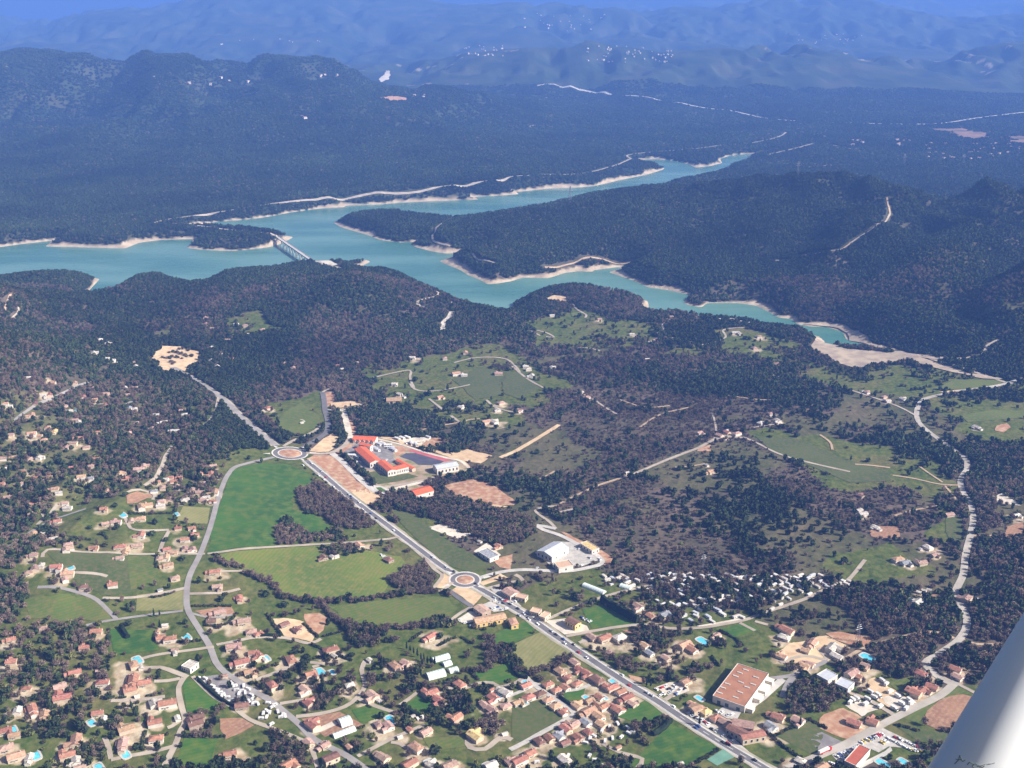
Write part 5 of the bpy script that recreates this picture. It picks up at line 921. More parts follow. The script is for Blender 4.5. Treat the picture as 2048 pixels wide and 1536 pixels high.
for p_, n_, an_ in ((main, 9, roadang1), (main2, 16, roadang)):
    L_ = smooth_line(GP(p_)[:, :2], 6)
    for _ in range(n_):
        i_ = rnd.randrange(3, len(L_)-3); t_ = L_[i_+1]-L_[i_-1]; t_ = t_/np.linalg.norm(t_); q_ = L_[i_]+np.array([-t_[1], t_[0]])*rnd.choice([-1.8, 1.8]); c_r = rnd.choice(['white', 'silver', 'black', 'blue', 'red', 'silver', 'white'])
        o_ = bpy.data.objects.new('car', CARS[c_r]); COL.objects.link(o_); o_.location = (q_[0], q_[1], float(hz(q_[0], q_[1]))+.42+float(lift(q_[1]))); o_.rotation_euler = (0, 0, math.atan2(t_[1], t_[0])); thing(o_, 'car', c_r, 'car', 'cars on the main road')
for x_, y_, a_, s_ in ((755, 190, .1, 1.3), (800, 178, .1, 1.2), (870, 205, .9, 1.3), (905, 232, .9, 1.3), (945, 262, .1, 1.3), (705, 240, .1, 1.2), (735, 262, .1, 1.2), (400, 340, .8, 1.5), (470, 352, .1, 1.5), (990, 118, .2, 1.1), (1050, 108, .2, 1.1), (1120, 100, .2, 1.1), (1170, 175, -.3, 1.2), (1230, 190, -.3, 1.2), (1385, 95, .2, 1.0), (1000, 400, .5, .9)): place(MH['grey' if x_ % 2 else 'white'], 'site_hut', *z2(x_, y_), roadang+a_, 'site hut', 'low white', 'prefabricated hut', 'huts around the school', 5, s_)
# ------------------------------------------------------------------ tall hedges
def hedge(pts, w, h, label):
    P = smooth_line(GP(pts)[:, :2], 2.0); T = np.gradient(P, axis=0); T /= np.linalg.norm(T, axis=1)[:, None]; N = np.stack([-T[:, 1], T[:, 0]], 1); prof = [(-.5, -.5), (-.55, .45), (-.36, .9), (0, 1.0), (.36, .9), (.55, .45), (.5, -.5)]; K = len(prof); vs = []
    for i, (p, n) in enumerate(zip(P, N)):
        z = float(hz(p[0], p[1]))
        for j, (a, b) in enumerate(prof):
            e = 1+.5*(vnoise(np.array([i*.7+j*3.1]), np.array([j*1.3]), 5)[0]-.5); q = p+n*a*w*e; vs.append((q[0], q[1], z+max(b*h*e, -.5)))
    fs = [(i*K+j, i*K+j+1, (i+1)*K+j+1, (i+1)*K+j) for i in range(len(P)-1) for j in range(K-1)]+[tuple(range(K))[::-1], tuple(range((len(P)-1)*K, len(P)*K))]
    o = link('hedge', vs, fs, M['leaf_cypress']); thing(o, 'hedge', None, None, 'dark clipped hedges', label)
hedge([(1204, 1204), (1240, 1226), (1276, 1246)], 5, 9, 'tall dark hedge between the bright green field and the mobile home park')
hedge([(243, 1256), (250, 1268), (256, 1277)], 4, 5, 'short dark hedge in the meadow below the left crossroads')
hedge([(1305, 1470), (1325, 1460), (1342, 1442)], 4, 4, 'low dark hedge between the two bottom green fields')
hedge([(805, 1413), (822, 1424), (842, 1440)], 3, 4, 'dark hedge along the small square green field')
hedge([(395, 1358), (420, 1382), (445, 1402), (468, 1413)], 3, 3, 'brown-green hedge between the caravan site and the triangular field')
hedge([(512, 1272), (540, 1272), (562, 1273)], 3, 3, 'dark hedge above the pale drive by the excavation')
hedge([(1120, 1395), (1140, 1410)], 2.5, 3, 'short hedge inside the housing estate')
hedge([(1024, 1330), (1035, 1352), (1055, 1358)], 3, 4, 'dark hedge at the lower corner of the khaki field')
# ------------------------------------------------------------------ where trees may stand
class Mask:
    def __init__(s, x0, x1, y0, y1, c): s.x0, s.y0, s.c = x0, y0, c; s.m = np.zeros((int((y1-y0)/c)+1, int((x1-x0)/c)+1), bool); s.X = x0+np.arange(s.m.shape[1])*c; s.Y = y0+np.arange(s.m.shape[0])*c
    def win(s, xa, xb, ya, yb):
        i0, i1 = np.searchsorted(s.X, [xa, xb]); j0, j1 = np.searchsorted(s.Y, [ya, yb]); return i0, i1, j0, j1
    def poly(s, P):
        i0, i1, j0, j1 = s.win(P[:, 0].min(), P[:, 0].max()+s.c, P[:, 1].min(), P[:, 1].max()+s.c)
        if i1 > i0 and j1 > j0: X, Y = np.meshgrid(s.X[i0:i1], s.Y[j0:j1]); s.m[j0:j1, i0:i1] |= in_poly(X, Y, P)
    def disc(s, x, y, r):
        i0, i1, j0, j1 = s.win(x-r, x+r, y-r, y+r)
        if i1 > i0 and j1 > j0: X, Y = np.meshgrid(s.X[i0:i1], s.Y[j0:j1]); s.m[j0:j1, i0:i1] |= (X-x)**2+(Y-y)**2 < r*r
    def at(s, x, y):
        i = np.round((x-s.x0)/s.c).astype(int); j = np.round((y-s.y0)/s.c).astype(int); ok = (i >= 0) & (j >= 0) & (i < s.m.shape[1]) & (j < s.m.shape[0])
        return ok & s.m[np.clip(j, 0, s.m.shape[0]-1), np.clip(i, 0, s.m.shape[1]-1)]
MN, MF = Mask(-1700, 1700, 450, 3700, 2.5), Mask(-3600, 3600, 3700, 7000, 10)
for P in CLEAR: MN.poly(P); MF.poly(P)
for P, w in ROADS:
    for x, y in P:
        if y < 3700: MN.disc(x, y, w+(2.2 if y < 2300 else 7))
        else: MF.disc(x, y, w+14)
for x, y, r in HOUSE_XY: MN.disc(x, y, r)
for px, py in [(h[0], h[1]) for h in HP]: pass
def clump(x, y): return fbm(x, y, 70, 3, 91)
rows = []; y = 540.0
while y < 6800:
    s = max(4.4, y/540); n = int(1.12*y/s)+1; xs = (np.arange(n)-(n-1)/2)*s+RNG.uniform(-.48, .48, n)*s; rows.append(np.column_stack([xs, y+RNG.uniform(-.48, .48, n)*s, np.full(n, s)])); y += s
T = np.concatenate(rows); tx_, ty_, ts_ = T.T
gz = zone_grass(tx_, ty_); dl_ = np.full(len(T), 1e3); k_ = (ty_ > 1300) & (ty_ < 5200); dl_[k_] = poly_dist(tx_[k_], ty_[k_], LAKE); lake_in = np.zeros(len(T), bool); lake_in[k_] = in_poly(tx_[k_], ty_[k_], LAKE)
cl = clump(tx_, ty_)
px0 = 1024+FPX*tx_/np.maximum(ty_, 1); vil = np.clip((ty_-1080)/120, 0, 1)*np.clip((440-px0)/80, 0, 1)*2.0
scr = np.clip((px0-900)/150, 0, 1)*np.clip((1900-px0)/150, 0, 1)*(ty_ > 1000)*(ty_ < 1820)
mn_ = fbm(tx_, ty_, 150, 3, 101); gl = glade(tx_, ty_)
dens = np.where(gz > 0, np.clip((cl-.53+.17*vil)*3.2, .04, .8), np.clip(.35+(cl-.32)*3.0-.35*scr*(mn_ > .47), .34, .96))*(1-.82*gl)
keep = (RNG.random(len(T)) < dens) & ~lake_in & (dl_ > shore(tx_, ty_)-1+RNG.uniform(0, 5, len(T))) & ~MN.at(tx_, ty_) & ~MF.at(tx_, ty_)
T = T[keep]; gz = gz[keep]; cl = cl[keep]
ppx, ppy = project(T[:, 0], T[:, 1], hz(T[:, 0], T[:, 1]))
mn = fbm(T[:, 0], T[:, 1], 150, 3, 101)
scrub = np.clip((ppx-820)/150, 0, 1)*np.clip((ppy-740)/60, 0, 1)*np.clip((1900-ppx)/150, 0, 1)*np.clip((1180-ppy)/40, 0, 1)
pm = np.clip(.22+.50*scrub+(mn-.47)*5.5*(.4+.6*scrub), .04, .92); pm = np.where(T[:, 1] > 2250, np.clip(.02+(mn-.5)*.5, 0, .07), pm); pm = np.where(gz > 0, np.clip(.36+(mn-.5)*2, .1, .7), pm)
u = RNG.random(len(T)); v = RNG.random(len(T))
kind = np.where(u < pm, np.where(v < .5, 2, 3), np.where(v < np.where(gz > 0, .45, np.where(T[:, 1] > 2250, .10, .12+.25*scrub)), 4, np.where(v < .6, 0, 1)))
f = T[:, 2]/4.4; wdt = RNG.uniform(3.4, 8.2, len(T))*np.where(kind > 1, .85-.25*scrub, 1.05)*np.maximum(1, f*.92); hgt = RNG.uniform(4.5, 8.8, len(T))*np.where(kind == 4, .75, 1)*np.where(kind > 1, 1-.45*scrub, 1+.05*scrub)*np.where(f > 1, 1+.12*(f-1), 1)
wdt *= np.where(gz > 0, RNG.uniform(.65, 1.15, len(T)), 1); hgt *= np.where(gz > 0, RNG.uniform(.65, 1.15, len(T)), 1)
EX = []                                           # hedgerows and copses seen inside the open land
def row_trees(pts, sp, kinds, w=(4, 6.5), h=(4.5, 7.5), spread=2.5):
    P = smooth_line(GP(pts)[:, :2], sp)
    for p in P:
        for _ in range(2): EX.append((p[0]+RNG.normal(0, spread), p[1]+RNG.normal(0, spread), RNG.choice(kinds), RNG.uniform(*w), RNG.uniform(*h)))
def copse(pts, sp, kinds, w=(4.5, 7), h=(5, 8)):
    P = GP(pts)[:, :2]; gx, gy = np.meshgrid(np.arange(P[:, 0].min(), P[:, 0].max(), sp), np.arange(P[:, 1].min(), P[:, 1].max(), sp)); gx = gx.ravel()+RNG.uniform(-.5, .5, gx.size)*sp; gy = gy.ravel()+RNG.uniform(-.5, .5, gy.size)*sp
    for x, y in zip(*[q[in_poly(gx, gy, P)] for q in (gx, gy)]): EX.append((x, y, RNG.choice(kinds), RNG.uniform(*w), RNG.uniform(*h)))
MV = [2, 3]; MX = [2, 3, 0, 4]; DK = [0, 1]
row_trees([(430,1118),(470,1135),(505,1152),(545,1172),(562,1194)], 4, MV); row_trees([(562,1194),(600,1201),(645,1203),(700,1203),(760,1197),(800,1190),(868,1185)], 3.5, [2, 3, 2, 3, 1], (4, 6), (4, 6)); row_trees([(632,1206),(655,1225),(690,1255),(720,1260),(800,1257),(860,1250),(895,1240)], 4, MV)
row_trees([(795,1190),(830,1184),(868,1184)], 3, MV, (5, 7), (5, 7)); copse([(592,980),(640,966),(700,1005),(765,1052),(700,1062),(668,1050),(640,1032),(592,1015)], 5, MV); copse([(552,1056),(578,1048),(640,1075),(655,1090),(552,1091)], 5, MV); copse([(565,1045),(578,1040),(584,1052),(570,1056)], 4, DK, (6, 8), (8, 10))
copse([(775,1160),(815,1135),(850,1130),(880,1165),(860,1175),(790,1180)], 5, MV); copse([(800,990),(850,990),(950,1005),(1040,1030),(1080,1050),(1060,1080),(1000,1095),(900,1055),(840,1025)], 4.6, MX+MV+MV, (4.5, 6.5), (5, 8)); copse([(640,1095),(700,1093),(730,1105),(700,1115),(650,1112)], 6, MX); copse([(615,1070),(680,1060),(700,1085),(640,1092)], 6, MX)
row_trees([(1035,1345),(1065,1350),(1120,1325),(1150,1305)], 4, MV); row_trees([(975,1275),(1000,1310),(985,1330),(955,1345)], 4, MV); copse([(975,1295),(1010,1290),(1022,1310),(985,1320)], 5, MV); copse([(845,1240),(890,1240),(905,1258),(870,1262)], 5, [0, 1, 4]); copse([(680,1240),(780,1258),(790,1290),(720,1300),(690,1270)], 6, MX)
row_trees([(1290,1452),(1315,1450),(1340,1437)], 4, [0, 2]); copse([(1260,1445),(1285,1440),(1290,1470),(1270,1475)], 6, MV); copse([(945,1450),(985,1430),(1010,1450),(1000,1470),(960,1470)], 5.5, MV); copse([(900,1400),(935,1395),(950,1425),(915,1430)], 5.5, [0, 1, 2]); copse([(1180,1300),(1260,1320),(1290,1350),(1230,1345)], 5.5, MV); copse([(1370,1340),(1420,1330),(1440,1370),(1395,1385)], 5.5, MV+DK); copse([(1570,1380),(1640,1360),(1690,1400),(1640,1430),(1570,1430)], 6, MX+MV)
copse([(1270,1260),(1330,1270),(1320,1300),(1260,1290)], 5.5, DK+MV); copse([(60,1160),(-60,1140),(-60,1240),(30,1250),(60,1200)], 5.5, DK+MV); copse([(20,1260),(180,1250),(240,1330),(130,1400),(0,1380)], 9, [0, 1, 4, 2, 3]); copse([(60,1390),(220,1340),(240,1460),(90,1480)], 9.5, [0, 1, 4, 2, 3]); copse([(545,1460),(600,1470),(630,1536),(520,1536)], 6.5, [2, 3, 4, 0])
copse([(0,950),(100,940),(120,1080),(40,1140),(-60,1140)], 7, DK+MV); copse([(440,800),(520,860),(540,900),(430,900),(400,860)], 5.5, DK); copse([(690,820),(760,815),(860,830),(840,870),(720,870)], 5.2, DK+[2]); copse([(845,960),(900,965),(870,985),(850,980)], 5, MV)
for k_, p_ in [('B', q) for q in ([(90,310),(150,400),(205,480)],[(210,492),(100,490),(0,482)],[(385,385),(440,440),(500,495)],[(440,550),(550,600),(640,660)],[(540,490),(640,460),(740,440),(900,425)],[(400,690),(560,635),(640,610)],[(660,640),(760,680)],[(350,770),(440,835),(620,770)],[(640,330),(740,430)],[(0,860),(120,960)],[(1460,560),(1600,490)],[(1320,455),(1240,520)],[(1480,890),(1600,960)],[(1720,770),(1800,850),(1900,890)],[(860,1210),(700,1290),(640,1290)],[(830,1010),(900,1040),(1060,1090)],[(640,1290),(720,1380),(800,1440)],[(1090,1310),(1200,1270),(1330,1230)],[(1500,1000),(1620,1010)],[(1160,1040),(1260,1090),(1330,1115)],[(1640,490),(1730,540)],[(120,1290),(330,1380),(420,1440)])]+[('A', q) for q in ([(830,200),(1060,175),(1290,165),(1480,100)],[(640,400),(780,390),(930,355)],[(950,350),(1200,310),(1480,280)],[(870,430),(870,560)],[(1240,470),(1280,540),(1600,520)],[(1420,600),(1560,590)],[(1640,400),(1800,390),(1900,300)],[(1500,250),(1840,245)],[(1170,1110),(1180,1220)],[(1160,1250),(1160,1400),(1380,1370)],[(1090,1060),(1090,1120)],[(870,1310),(890,1460)],[(900,980),(1290,965)],[(1550,830),(1700,960),(1850,1060)],[(1890,1060),(2040,1170)],[(1270,760),(1270,830)],[(1480,1290),(1790,1290)])]+[('C', q) for q in ([(0,690),(110,790),(220,890)],[(820,1120),(1000,1010)],[(820,1120),(900,1230)],[(1470,1500),(1690,1370)],[(1080,300),(1000,380)],[(560,610),(960,860)],[(230,870),(330,1000),(480,1090)],[(400,930),(590,880)],[(1660,440),(1780,500),(1840,560)],[(1600,650),(1720,820)],[(410,1150),(250,1240)],[(640,1330),(740,1430)])]+[('E', q) for q in ([(1010,890),(1080,850),(1240,880)],[(1000,1035),(1420,1035)],[(820,1190),(860,1240)],[(430,1215),(720,1250)],[(1420,930),(1400,1040)],[(1680,1350),(1840,1450)],[(1080,1160),(1300,1170)],[(380,1330),(840,1345)],[(1260,1360),(1250,1470)],[(880,660),(1020,700)])]+[('D', q) for q in ([(60,1280),(330,1150)],[(330,1150),(460,1220)],[(560,730),(700,830)],[(700,960),(1000,1100)],[(800,1160),(1000,1110)],[(0,1260),(170,1400),(310,1480)],[(980,1180),(1200,1240)])]: row_trees(cr(k_, p_), 2.2, [0, 0, 1, 2, 4], (2.0, 3.4), (1.6, 3.2), .5)
for q_ in ((345, 705), (368, 699), (384, 733), (331, 716), (352, 716), (362, 708), (375, 712), (340, 725)): row_trees([q_, (q_[0]+5, q_[1]+2)], 5, MX, (4, 7), (3, 6), 4)
EX = np.array(EX)
if len(EX):
    ok = np.ones(len(EX), bool)
    for x, y, r in HOUSE_XY: ok &= (EX[:, 0]-x)**2+(EX[:, 1]-y)**2 > (r-1)**2
    for P, w in ROADS: 
        a = P[(P[:, 1] < 3000)]
        if len(a) > 1:
            m = (EX[:, 0] > a[:, 0].min()-9) & (EX[:, 0] < a[:, 0].max()+9) & (EX[:, 1] > a[:, 1].min()-9) & (EX[:, 1] < a[:, 1].max()+9)
            if m.any(): ok[m] &= poly_dist(EX[m, 0], EX[m, 1], a, False) > w+1.5
    EX = EX[ok]
tx_ = np.concatenate([T[:, 0], EX[:, 0]]); ty_ = np.concatenate([T[:, 1], EX[:, 1]]); kind = np.concatenate([kind, EX[:, 2].astype(int)]); wdt = np.concatenate([wdt, EX[:, 3]]); hgt = np.concatenate([hgt, EX[:, 4]])
tzz = hz(tx_, ty_); ppx, ppy = project(tx_, ty_, tzz)
# ------------------------------------------------------------------ tree shapes (one metre wide and tall, scaled where they stand)
def ico():
    import bmesh
    bm = bmesh.new(); bmesh.ops.create_icosphere(bm, subdivisions=2, radius=1); v = np.array([p.co[:] for p in bm.verts]); fs = [tuple(q.index for q in t.verts) for t in bm.faces]; bm.free(); return v, fs
ICO_V, ICO_F = ico()
def crown_mesh(name, m, seed, core=.8, leaves=90, size=.13, slim=False, thin=False):
    g = np.random.default_rng(seed); vs, fs = [], []
    if core:
        bump = np.zeros(len(ICO_V))
        for _ in range(9): c = g.normal(size=3); c /= np.linalg.norm(c); bump += np.exp(-((ICO_V-c)**2).sum(1)/.18)*g.uniform(.1, .42)
        q = ICO_V*(core*(.62+bump)[:, None]); q = q*g.uniform(.92, 1.08, (len(q), 1))
        if slim: q[:, :2] *= np.clip(1.05-.75*np.clip(q[:, 2], -1, 1)*.6, .25, 1.2)[:, None]
        vs += [(a*.5, b*.5, .54+c*.46) for a, b, c in q]; fs += ICO_F
    for _ in range(leaves):
        d = g.normal(size=3); d /= np.linalg.norm(d); r = g.uniform(.62, 1.0) if not thin else g.uniform(.3, 1.0)
        c = d*r
        if slim: c[:2] *= max(.2, 1.0-.5*(c[2]+1)*.5*1.5)
        a = g.normal(size=3); a /= np.linalg.norm(a); b = np.cross(a, g.normal(size=3)); b /= np.linalg.norm(b); s1 = size*g.uniform(.6, 1.5); s2 = s1*(g.uniform(.15, .3) if thin else g.uniform(.5, 1))
        k = len(vs)
        for i, j in ((-1, -1), (1, -.6), (.8, 1), (-.7, .8)): p = c+(a*i*s1+b*j*s2)*2; vs.append((p[0]*.5, p[1]*.5, .56+p[2]*.44))
        fs.append((k, k+1, k+2, k+3))
    o = link(name, vs, fs, m); me_ = o.data; bpy.data.objects.remove(o); return me_
CROWN = [crown_mesh('crown', M['leaf_dark'], 1), crown_mesh('crown', M['leaf_dark'], 2, .86, 70, .15), crown_mesh('crown', M['leaf_mauve'], 3, .5, 190, .16, thin=True), crown_mesh('crown', M['leaf_mauve'], 4, .56, 170, .17, thin=True), crown_mesh('crown', M['leaf_olive'], 5, .8, 80, .14)]
CYP = crown_mesh('crown', M['leaf_cypress'], 6, .9, 70, .10, slim=True)
def trunk_mesh():
    mb = MB(); prev = None
    for k in range(4):
        z = -.12+k*.17; r = .045-.009*k; ring = [(r*math.cos(t), r*math.sin(t), z) for t in np.linspace(0, 2*math.pi, 7, endpoint=False)]
        n = len(mb.v); mb.v += ring
        if prev is not None:
            for i in range(7): mb.f.append((prev+i, prev+(i+1) % 7, n+(i+1) % 7, n+i)); mb.m.append(0)
        prev = n
    for a in range(4): t = a*1.7; mb.bar((0, 0, .30), (.22*math.cos(t), .22*math.sin(t), .55), .014)
    o = mb.out('trunk', M['trunk']); me_ = o.data; bpy.data.objects.remove(o); return me_
TRUNK = trunk_mesh()
def tree(name, x, y, w, h, crown, look, noun, group, rot):
    o = empty(name, (x, y, float(hz(x, y))), rot, (w, w, h)); child('trunk', TRUNK, o); child('crown', crown, o); thing(o, 'tree', look, noun, group); return o
cyp = [z8(*p) for p in ((545, 590), (620, 640), (690, 690), (765, 745), (840, 815), (900, 850), (970, 890), (1040, 905), (1125, 925), (85, 905), (35, 910), (520, 1080), (840, 1160), (870, 970))]+[c_('A', *p) for p in ((1232, 320), (1278, 318), (1280, 415), (1052, 1065), (1078, 1120), (1265, 820))]+[c_('C', *p) for p in ((1075, 880), (1110, 885), (1500, 1190))]+[c_('D', 255, 1200)]
for px, py in cyp: p = G(px, py, 1)[0]; s = rnd.uniform(.85, 1.15); tree('cypress', p[0], p[1], 2.6*s, 9.5*s, CYP, 'slim dark', 'cypress', 'cypresses', rnd.uniform(0, 6))
inside = (ppx > 4) & (ppx < 2044) & (ppy < 1540) & ~((ppx-1863)*.851+(ppy-1536)*.527 > -12)
big_ = np.where(inside, wdt/np.hypot(ty_, 600)*np.sqrt(hgt), 0); pick = np.argsort(-big_)[:270]; rest = np.ones(len(tx_), bool); rest[pick] = False
LOOK = {0: ('dark round', 'evergreen tree'), 1: ('broad dark', 'evergreen tree'), 2: ('bare mauve', 'leafless tree'), 3: ('wide bare', 'leafless tree'), 4: ('olive green', 'tree')}
NAME = {0: 'evergreen_tree', 1: 'evergreen_tree', 2: 'bare_tree', 3: 'bare_tree', 4: 'olive_tree'}; first = {}
for i in pick:
    k = int(kind[i]); o = tree(NAME[k], tx_[i], ty_[i], wdt[i], hgt[i], CROWN[k], *LOOK[k], 'trees among the houses', rnd.uniform(0, 6)); first.setdefault(k, o)
# ------------------------------------------------------------------ woodland: everything past the nearest trees, instanced
def woodland(name, sel, kinds, label):
    id_ = np.nonzero(sel)[0]; me_ = bpy.data.meshes.new(name); me_.vertices.add(len(id_)); me_.vertices.foreach_set('co', np.column_stack([tx_[id_], ty_[id_], tzz[id_]-.25]).astype(np.float32).ravel())
    sc = np.column_stack([wdt[id_], wdt[id_], hgt[id_]]).astype(np.float32)
    a = me_.attributes.new('tree_size', 'FLOAT_VECTOR', 'POINT'); a.data.foreach_set('vector', sc.ravel())
    a = me_.attributes.new('turn', 'FLOAT', 'POINT'); a.data.foreach_set('value', RNG.uniform(0, 6.28, len(id_)).astype(np.float32))
    a = me_.attributes.new('shape', 'INT', 'POINT'); a.data.foreach_set('value', np.array([kinds.index(q) for q in kind[id_]], np.int32))
    o = bpy.data.objects.new(name, me_); COL.objects.link(o); o['kind'] = 'stuff'; o['label'] = label; o['category'] = 'woodland'
    g = bpy.data.node_groups.new(name, 'GeometryNodeTree'); g.interface.new_socket('Geometry', in_out='INPUT', socket_type='NodeSocketGeometry'); g.interface.new_socket('Geometry', in_out='OUTPUT', socket_type='NodeSocketGeometry')
    n = g.nodes; L = g.links; gi = n.new('NodeGroupInput'); go = n.new('NodeGroupOutput'); ip = n.new('GeometryNodeInstanceOnPoints'); gt = n.new('GeometryNodeGeometryToInstance')
    for k in reversed(kinds):
        oi = n.new('GeometryNodeObjectInfo'); oi.inputs['Object'].default_value = [c for c in first[k].children if c.name.startswith('crown')][0]; oi.transform_space = 'ORIGINAL'; L.new(oi.outputs['Geometry'], gt.inputs[0])
    def at(nm, ty): q = n.new('GeometryNodeInputNamedAttribute'); q.data_type = ty; q.inputs[0].default_value = nm; return q.outputs[0]
    ip.inputs['Pick Instance'].default_value = True; L.new(gi.outputs[0], ip.inputs['Points']); L.new(gt.outputs[0], ip.inputs['Instance']); L.new(at('shape', 'INT'), ip.inputs['Instance Index']); L.new(at('tree_size', 'FLOAT_VECTOR'), ip.inputs['Scale'])
    cx = n.new('ShaderNodeCombineXYZ'); L.new(at('turn', 'FLOAT'), cx.inputs[2]); L.new(cx.outputs[0], ip.inputs['Rotation']); L.new(ip.outputs[0], go.inputs[0])
    md = o.modifiers.new('trees', 'NODES'); md.node_group = g; return len(id_)
n1 = woodland('evergreen_woodland', rest & ((kind == 0) | (kind == 1) | (kind == 4)), [0, 1, 4], 'dark evergreen woodland covering the hills and dotting the plain')
n2 = woodland('bare_scrub', rest & ((kind == 2) | (kind == 3)), [2, 3], 'mauve leafless scrub and copses spread over the plain')
print('TREES', n1, n2, 'HOUSES', len(HP))
# ------------------------------------------------------------------ wing strut of the aircraft, just outside its window
def strut():
    D = 1.35
    def cam_pt(px, py, d): a, b = (px-1024)/FPX, (768-py)/FPX; return np.array([a*d, d*CP+b*d*SP, CAM_H-d*SP+b*d*CP])
    e = np.array([185., -299.])/351.6; pr = np.array([.8504, .5262]); rp = 74.0
    ax = lambda t: cam_pt(1863+e[0]*t+pr[0]*rp, 1536+e[1]*t+pr[1]*rp, D)
    p0, p1 = ax(-900), ax(1500); w = (p1-p0)/np.linalg.norm(p1-p0); fwd = np.array([0, CP, -SP]); s = np.cross(w, fwd); s /= np.linalg.norm(s); nn = np.cross(s, w)
    if s[0] < 0: s = -s
    if nn @ fwd > 0: nn = -nn                     # towards the viewer
    r = rp/FPX*D; n = 64; vs = []
    pt = lambda c, a: c + s*r*math.cos(a) + nn*r*.9*math.sin(a)
    for c in (p0, p1):
        for i in range(n): vs.append(pt(c, 2*math.pi*i/n))
    fs = [(i, (i+1) % n, n+(i+1) % n, n+i) for i in range(n)]+[tuple(range(n))[::-1], tuple(range(n, 2*n))]
    m = mat('strut_paint', (.93, .95, .97), (.90, .93, .96), 3, rough=.3, spec=.6)
    o = link('wing_strut', vs, fs, m, smooth=True); thing(o, 'wing strut', None, None, None, 'white painted aircraft wing strut crossing the lower right corner')
    mb = MB()
    for st in (((0, 0), (9, 12), (13, 24), (16, 10), (22, 16)), ((4, 12), (16, 14)), ((24, 4), (30, 12), (38, 8), (34, 2), (42, -4)), ((44, 2), (52, 6), (62, 10)), ((68, 12), (76, 13), (84, 16)), ((40, 10), (56, 2), (60, 6))):
        pp = []
        for a, b in st:
            q = np.array([1893+a*.8-1863, 1514-b*.7-1536]); t = q @ e; k = (rp-q @ pr)/rp; c = ax(t); al = math.acos(-k); pp.append(pt(c, al)+nn*.0004)
        for a, b in zip(pp, pp[1:]): mb.bar(a, b, .0003)
    mb.out('scratch', M['shutter'], o)
strut()
# ------------------------------------------------------------------ labels: what each thing looks like and the landmark it stands nearest to
MARKS = [('the upper roundabout', 580, 907), ('the lower roundabout', 930, 1160), ('the red-roofed school', 760, 920), ('the terracotta warehouse', 1490, 1375), ('the brown horse track', 1910, 1430), ('the large wheat field', 510, 1000), ('the pale green meadow', 630, 1145), ('the khaki square field', 1088, 1305), ('the cypress row', 835, 1310), ('the lake bridge', 592, 498), ('the sandy quarry', 357, 715), ('the left crossroads', 375, 1180), ('the grey metal shed', 1110, 1098), ('the dark red supermarket', 1720, 1513), ('the bottom bright green field', 1350, 1490), ('the yellow villa', 1147, 1242), ('the orange earth yard', 1690, 1436), ('the red excavation', 635, 1243), ('the greenhouse tunnels', 888, 1340), ('the long sandbank', 1760, 715), ('the winding white road bend', 1930, 930), ('the white modern house', 385, 1332), ('the triangular green field', 405, 1395), ('the pale yard of vans', 1790, 1400), ('the dark tall hedge', 1240, 1222), ('the estate road bend', 1148, 1428), ('the brown ploughed plot', 660, 1450), ('the lower road fork', 610, 1462), ('the pale walled drive', 218, 1495), ('the curved village lane', 325, 925), ('the khaki field by the valley road', 390, 1030), ('the small square green field', 835, 1408), ('the lone orange house', 718, 1090), ('the upper lake point', 1140, 400), ('the hamlet on the scrub track', 1470, 862), ('the bottom left field', 390, 1505), ('the tennis court', 1445, 1522), ('the olive meadow by the roundabout', 790, 1225), ('the barn above the school', 790, 795), ('the lakeside switchback', 870, 600), ('the long left meadow', 200, 1145), ('the courtyard building', 1490, 1458), ('the white lane junction', 732, 1345), ('the vineyard rows', 885, 1480), ('the sandy building plot', 1620, 1310), ('the lake beach clearing', 1120, 600)]
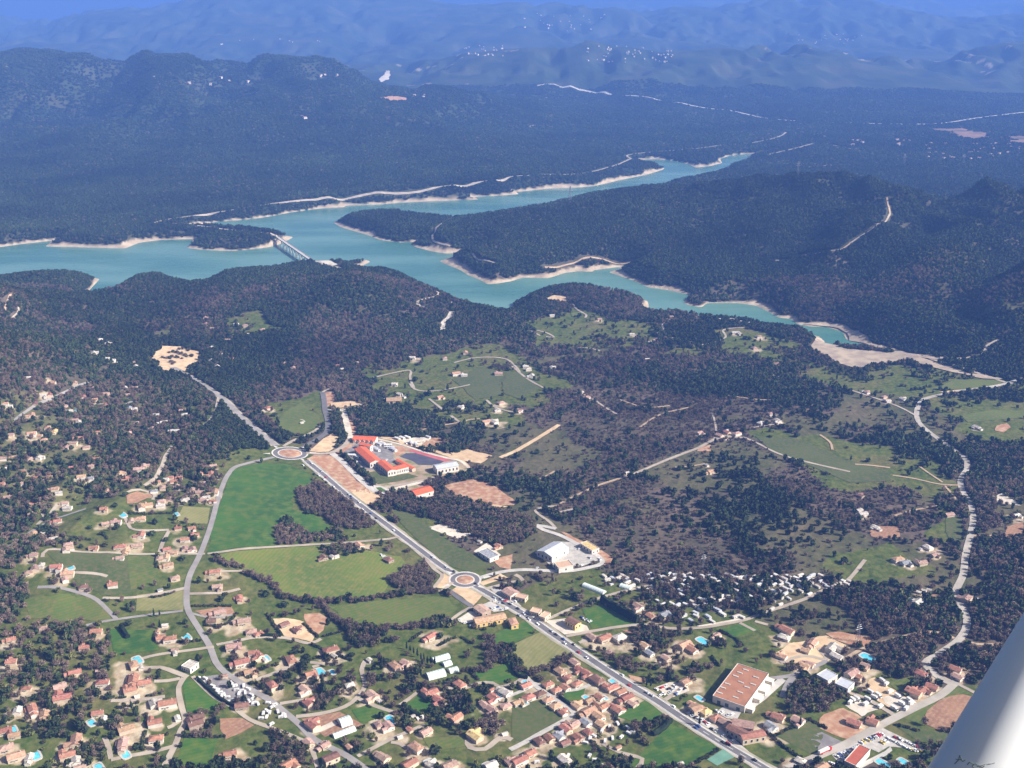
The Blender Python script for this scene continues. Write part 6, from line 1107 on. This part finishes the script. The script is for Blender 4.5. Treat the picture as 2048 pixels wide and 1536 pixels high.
ORD = ['', 'second ', 'third ', 'fourth ', 'fifth ', 'sixth ', 'seventh ', 'eighth ', 'ninth ', 'tenth ']+['%dth ' % k if k % 10 > 3 or k in (11, 12, 13) else '%d%s ' % (k, {1: 'st', 2: 'nd', 3: 'rd', 0: 'th'}[k % 10]) for k in range(11, 300)]
bpy.context.view_layer.update()
pos = np.array([project(*o.matrix_world.translation) for o, _, _ in THINGS]); keyl = {}
for i, (o, a, b) in enumerate(THINGS): keyl.setdefault((a, b), []).append(i)
mk = np.array([(a, b) for _, a, b in MARKS], float)
dx = pos[:, None, 0]-mk[None, :, 0]; dy = (pos[:, None, 1]-mk[None, :, 1])*1.6; side = np.where(abs(dx) > abs(dy), np.where(dx < 0, 0, 1), np.where(dy < 0, 2, 3)); dist = np.hypot(dx, dy)
SIDE = ['left of', 'right of', 'beyond', 'in front of']
for (a, b), ids in keyl.items():
    ids = np.array(ids); best = [None]*len(ids)
    for m in range(len(MARKS)):
        for sd in range(4):
            w = np.nonzero(side[ids, m] == sd)[0]; w = w[np.argsort(dist[ids[w], m])]
            for rk, j in enumerate(w):
                sc_ = rk*60+dist[ids[j], m]
                if best[j] is None or sc_ < best[j][0]: best[j] = (sc_, rk, m, sd)
    for j, i in enumerate(ids):
        _, rk, m, sd = best[j]; o = THINGS[i][0]
        o['label'] = f"{a} {b}, {ORD[rk]}nearest {SIDE[sd]} {MARKS[m][0]}" 
# ------------------------------------------------------------------ haze
def haze():
    mb = MB().box((0, 9300, 345), (28400, 19400, 750)); m = bpy.data.materials.new('haze_air'); m.use_nodes = True; n = m.node_tree.nodes; n.remove(n['Principled BSDF'])
    v = n.new('ShaderNodeVolumePrincipled'); v.inputs['Density'].default_value = HAZE_DENSITY; v.inputs['Color'].default_value = (*HAZE_COLOR, 1); v.inputs['Anisotropy'].default_value = 0
    m.node_tree.links.new(v.outputs[0], n['Material Output'].inputs['Volume']); o = mb.out('haze', m); o['kind'] = 'stuff'; o['label'] = 'blue haze thickening towards the far mountains'; o['category'] = 'haze'
haze()
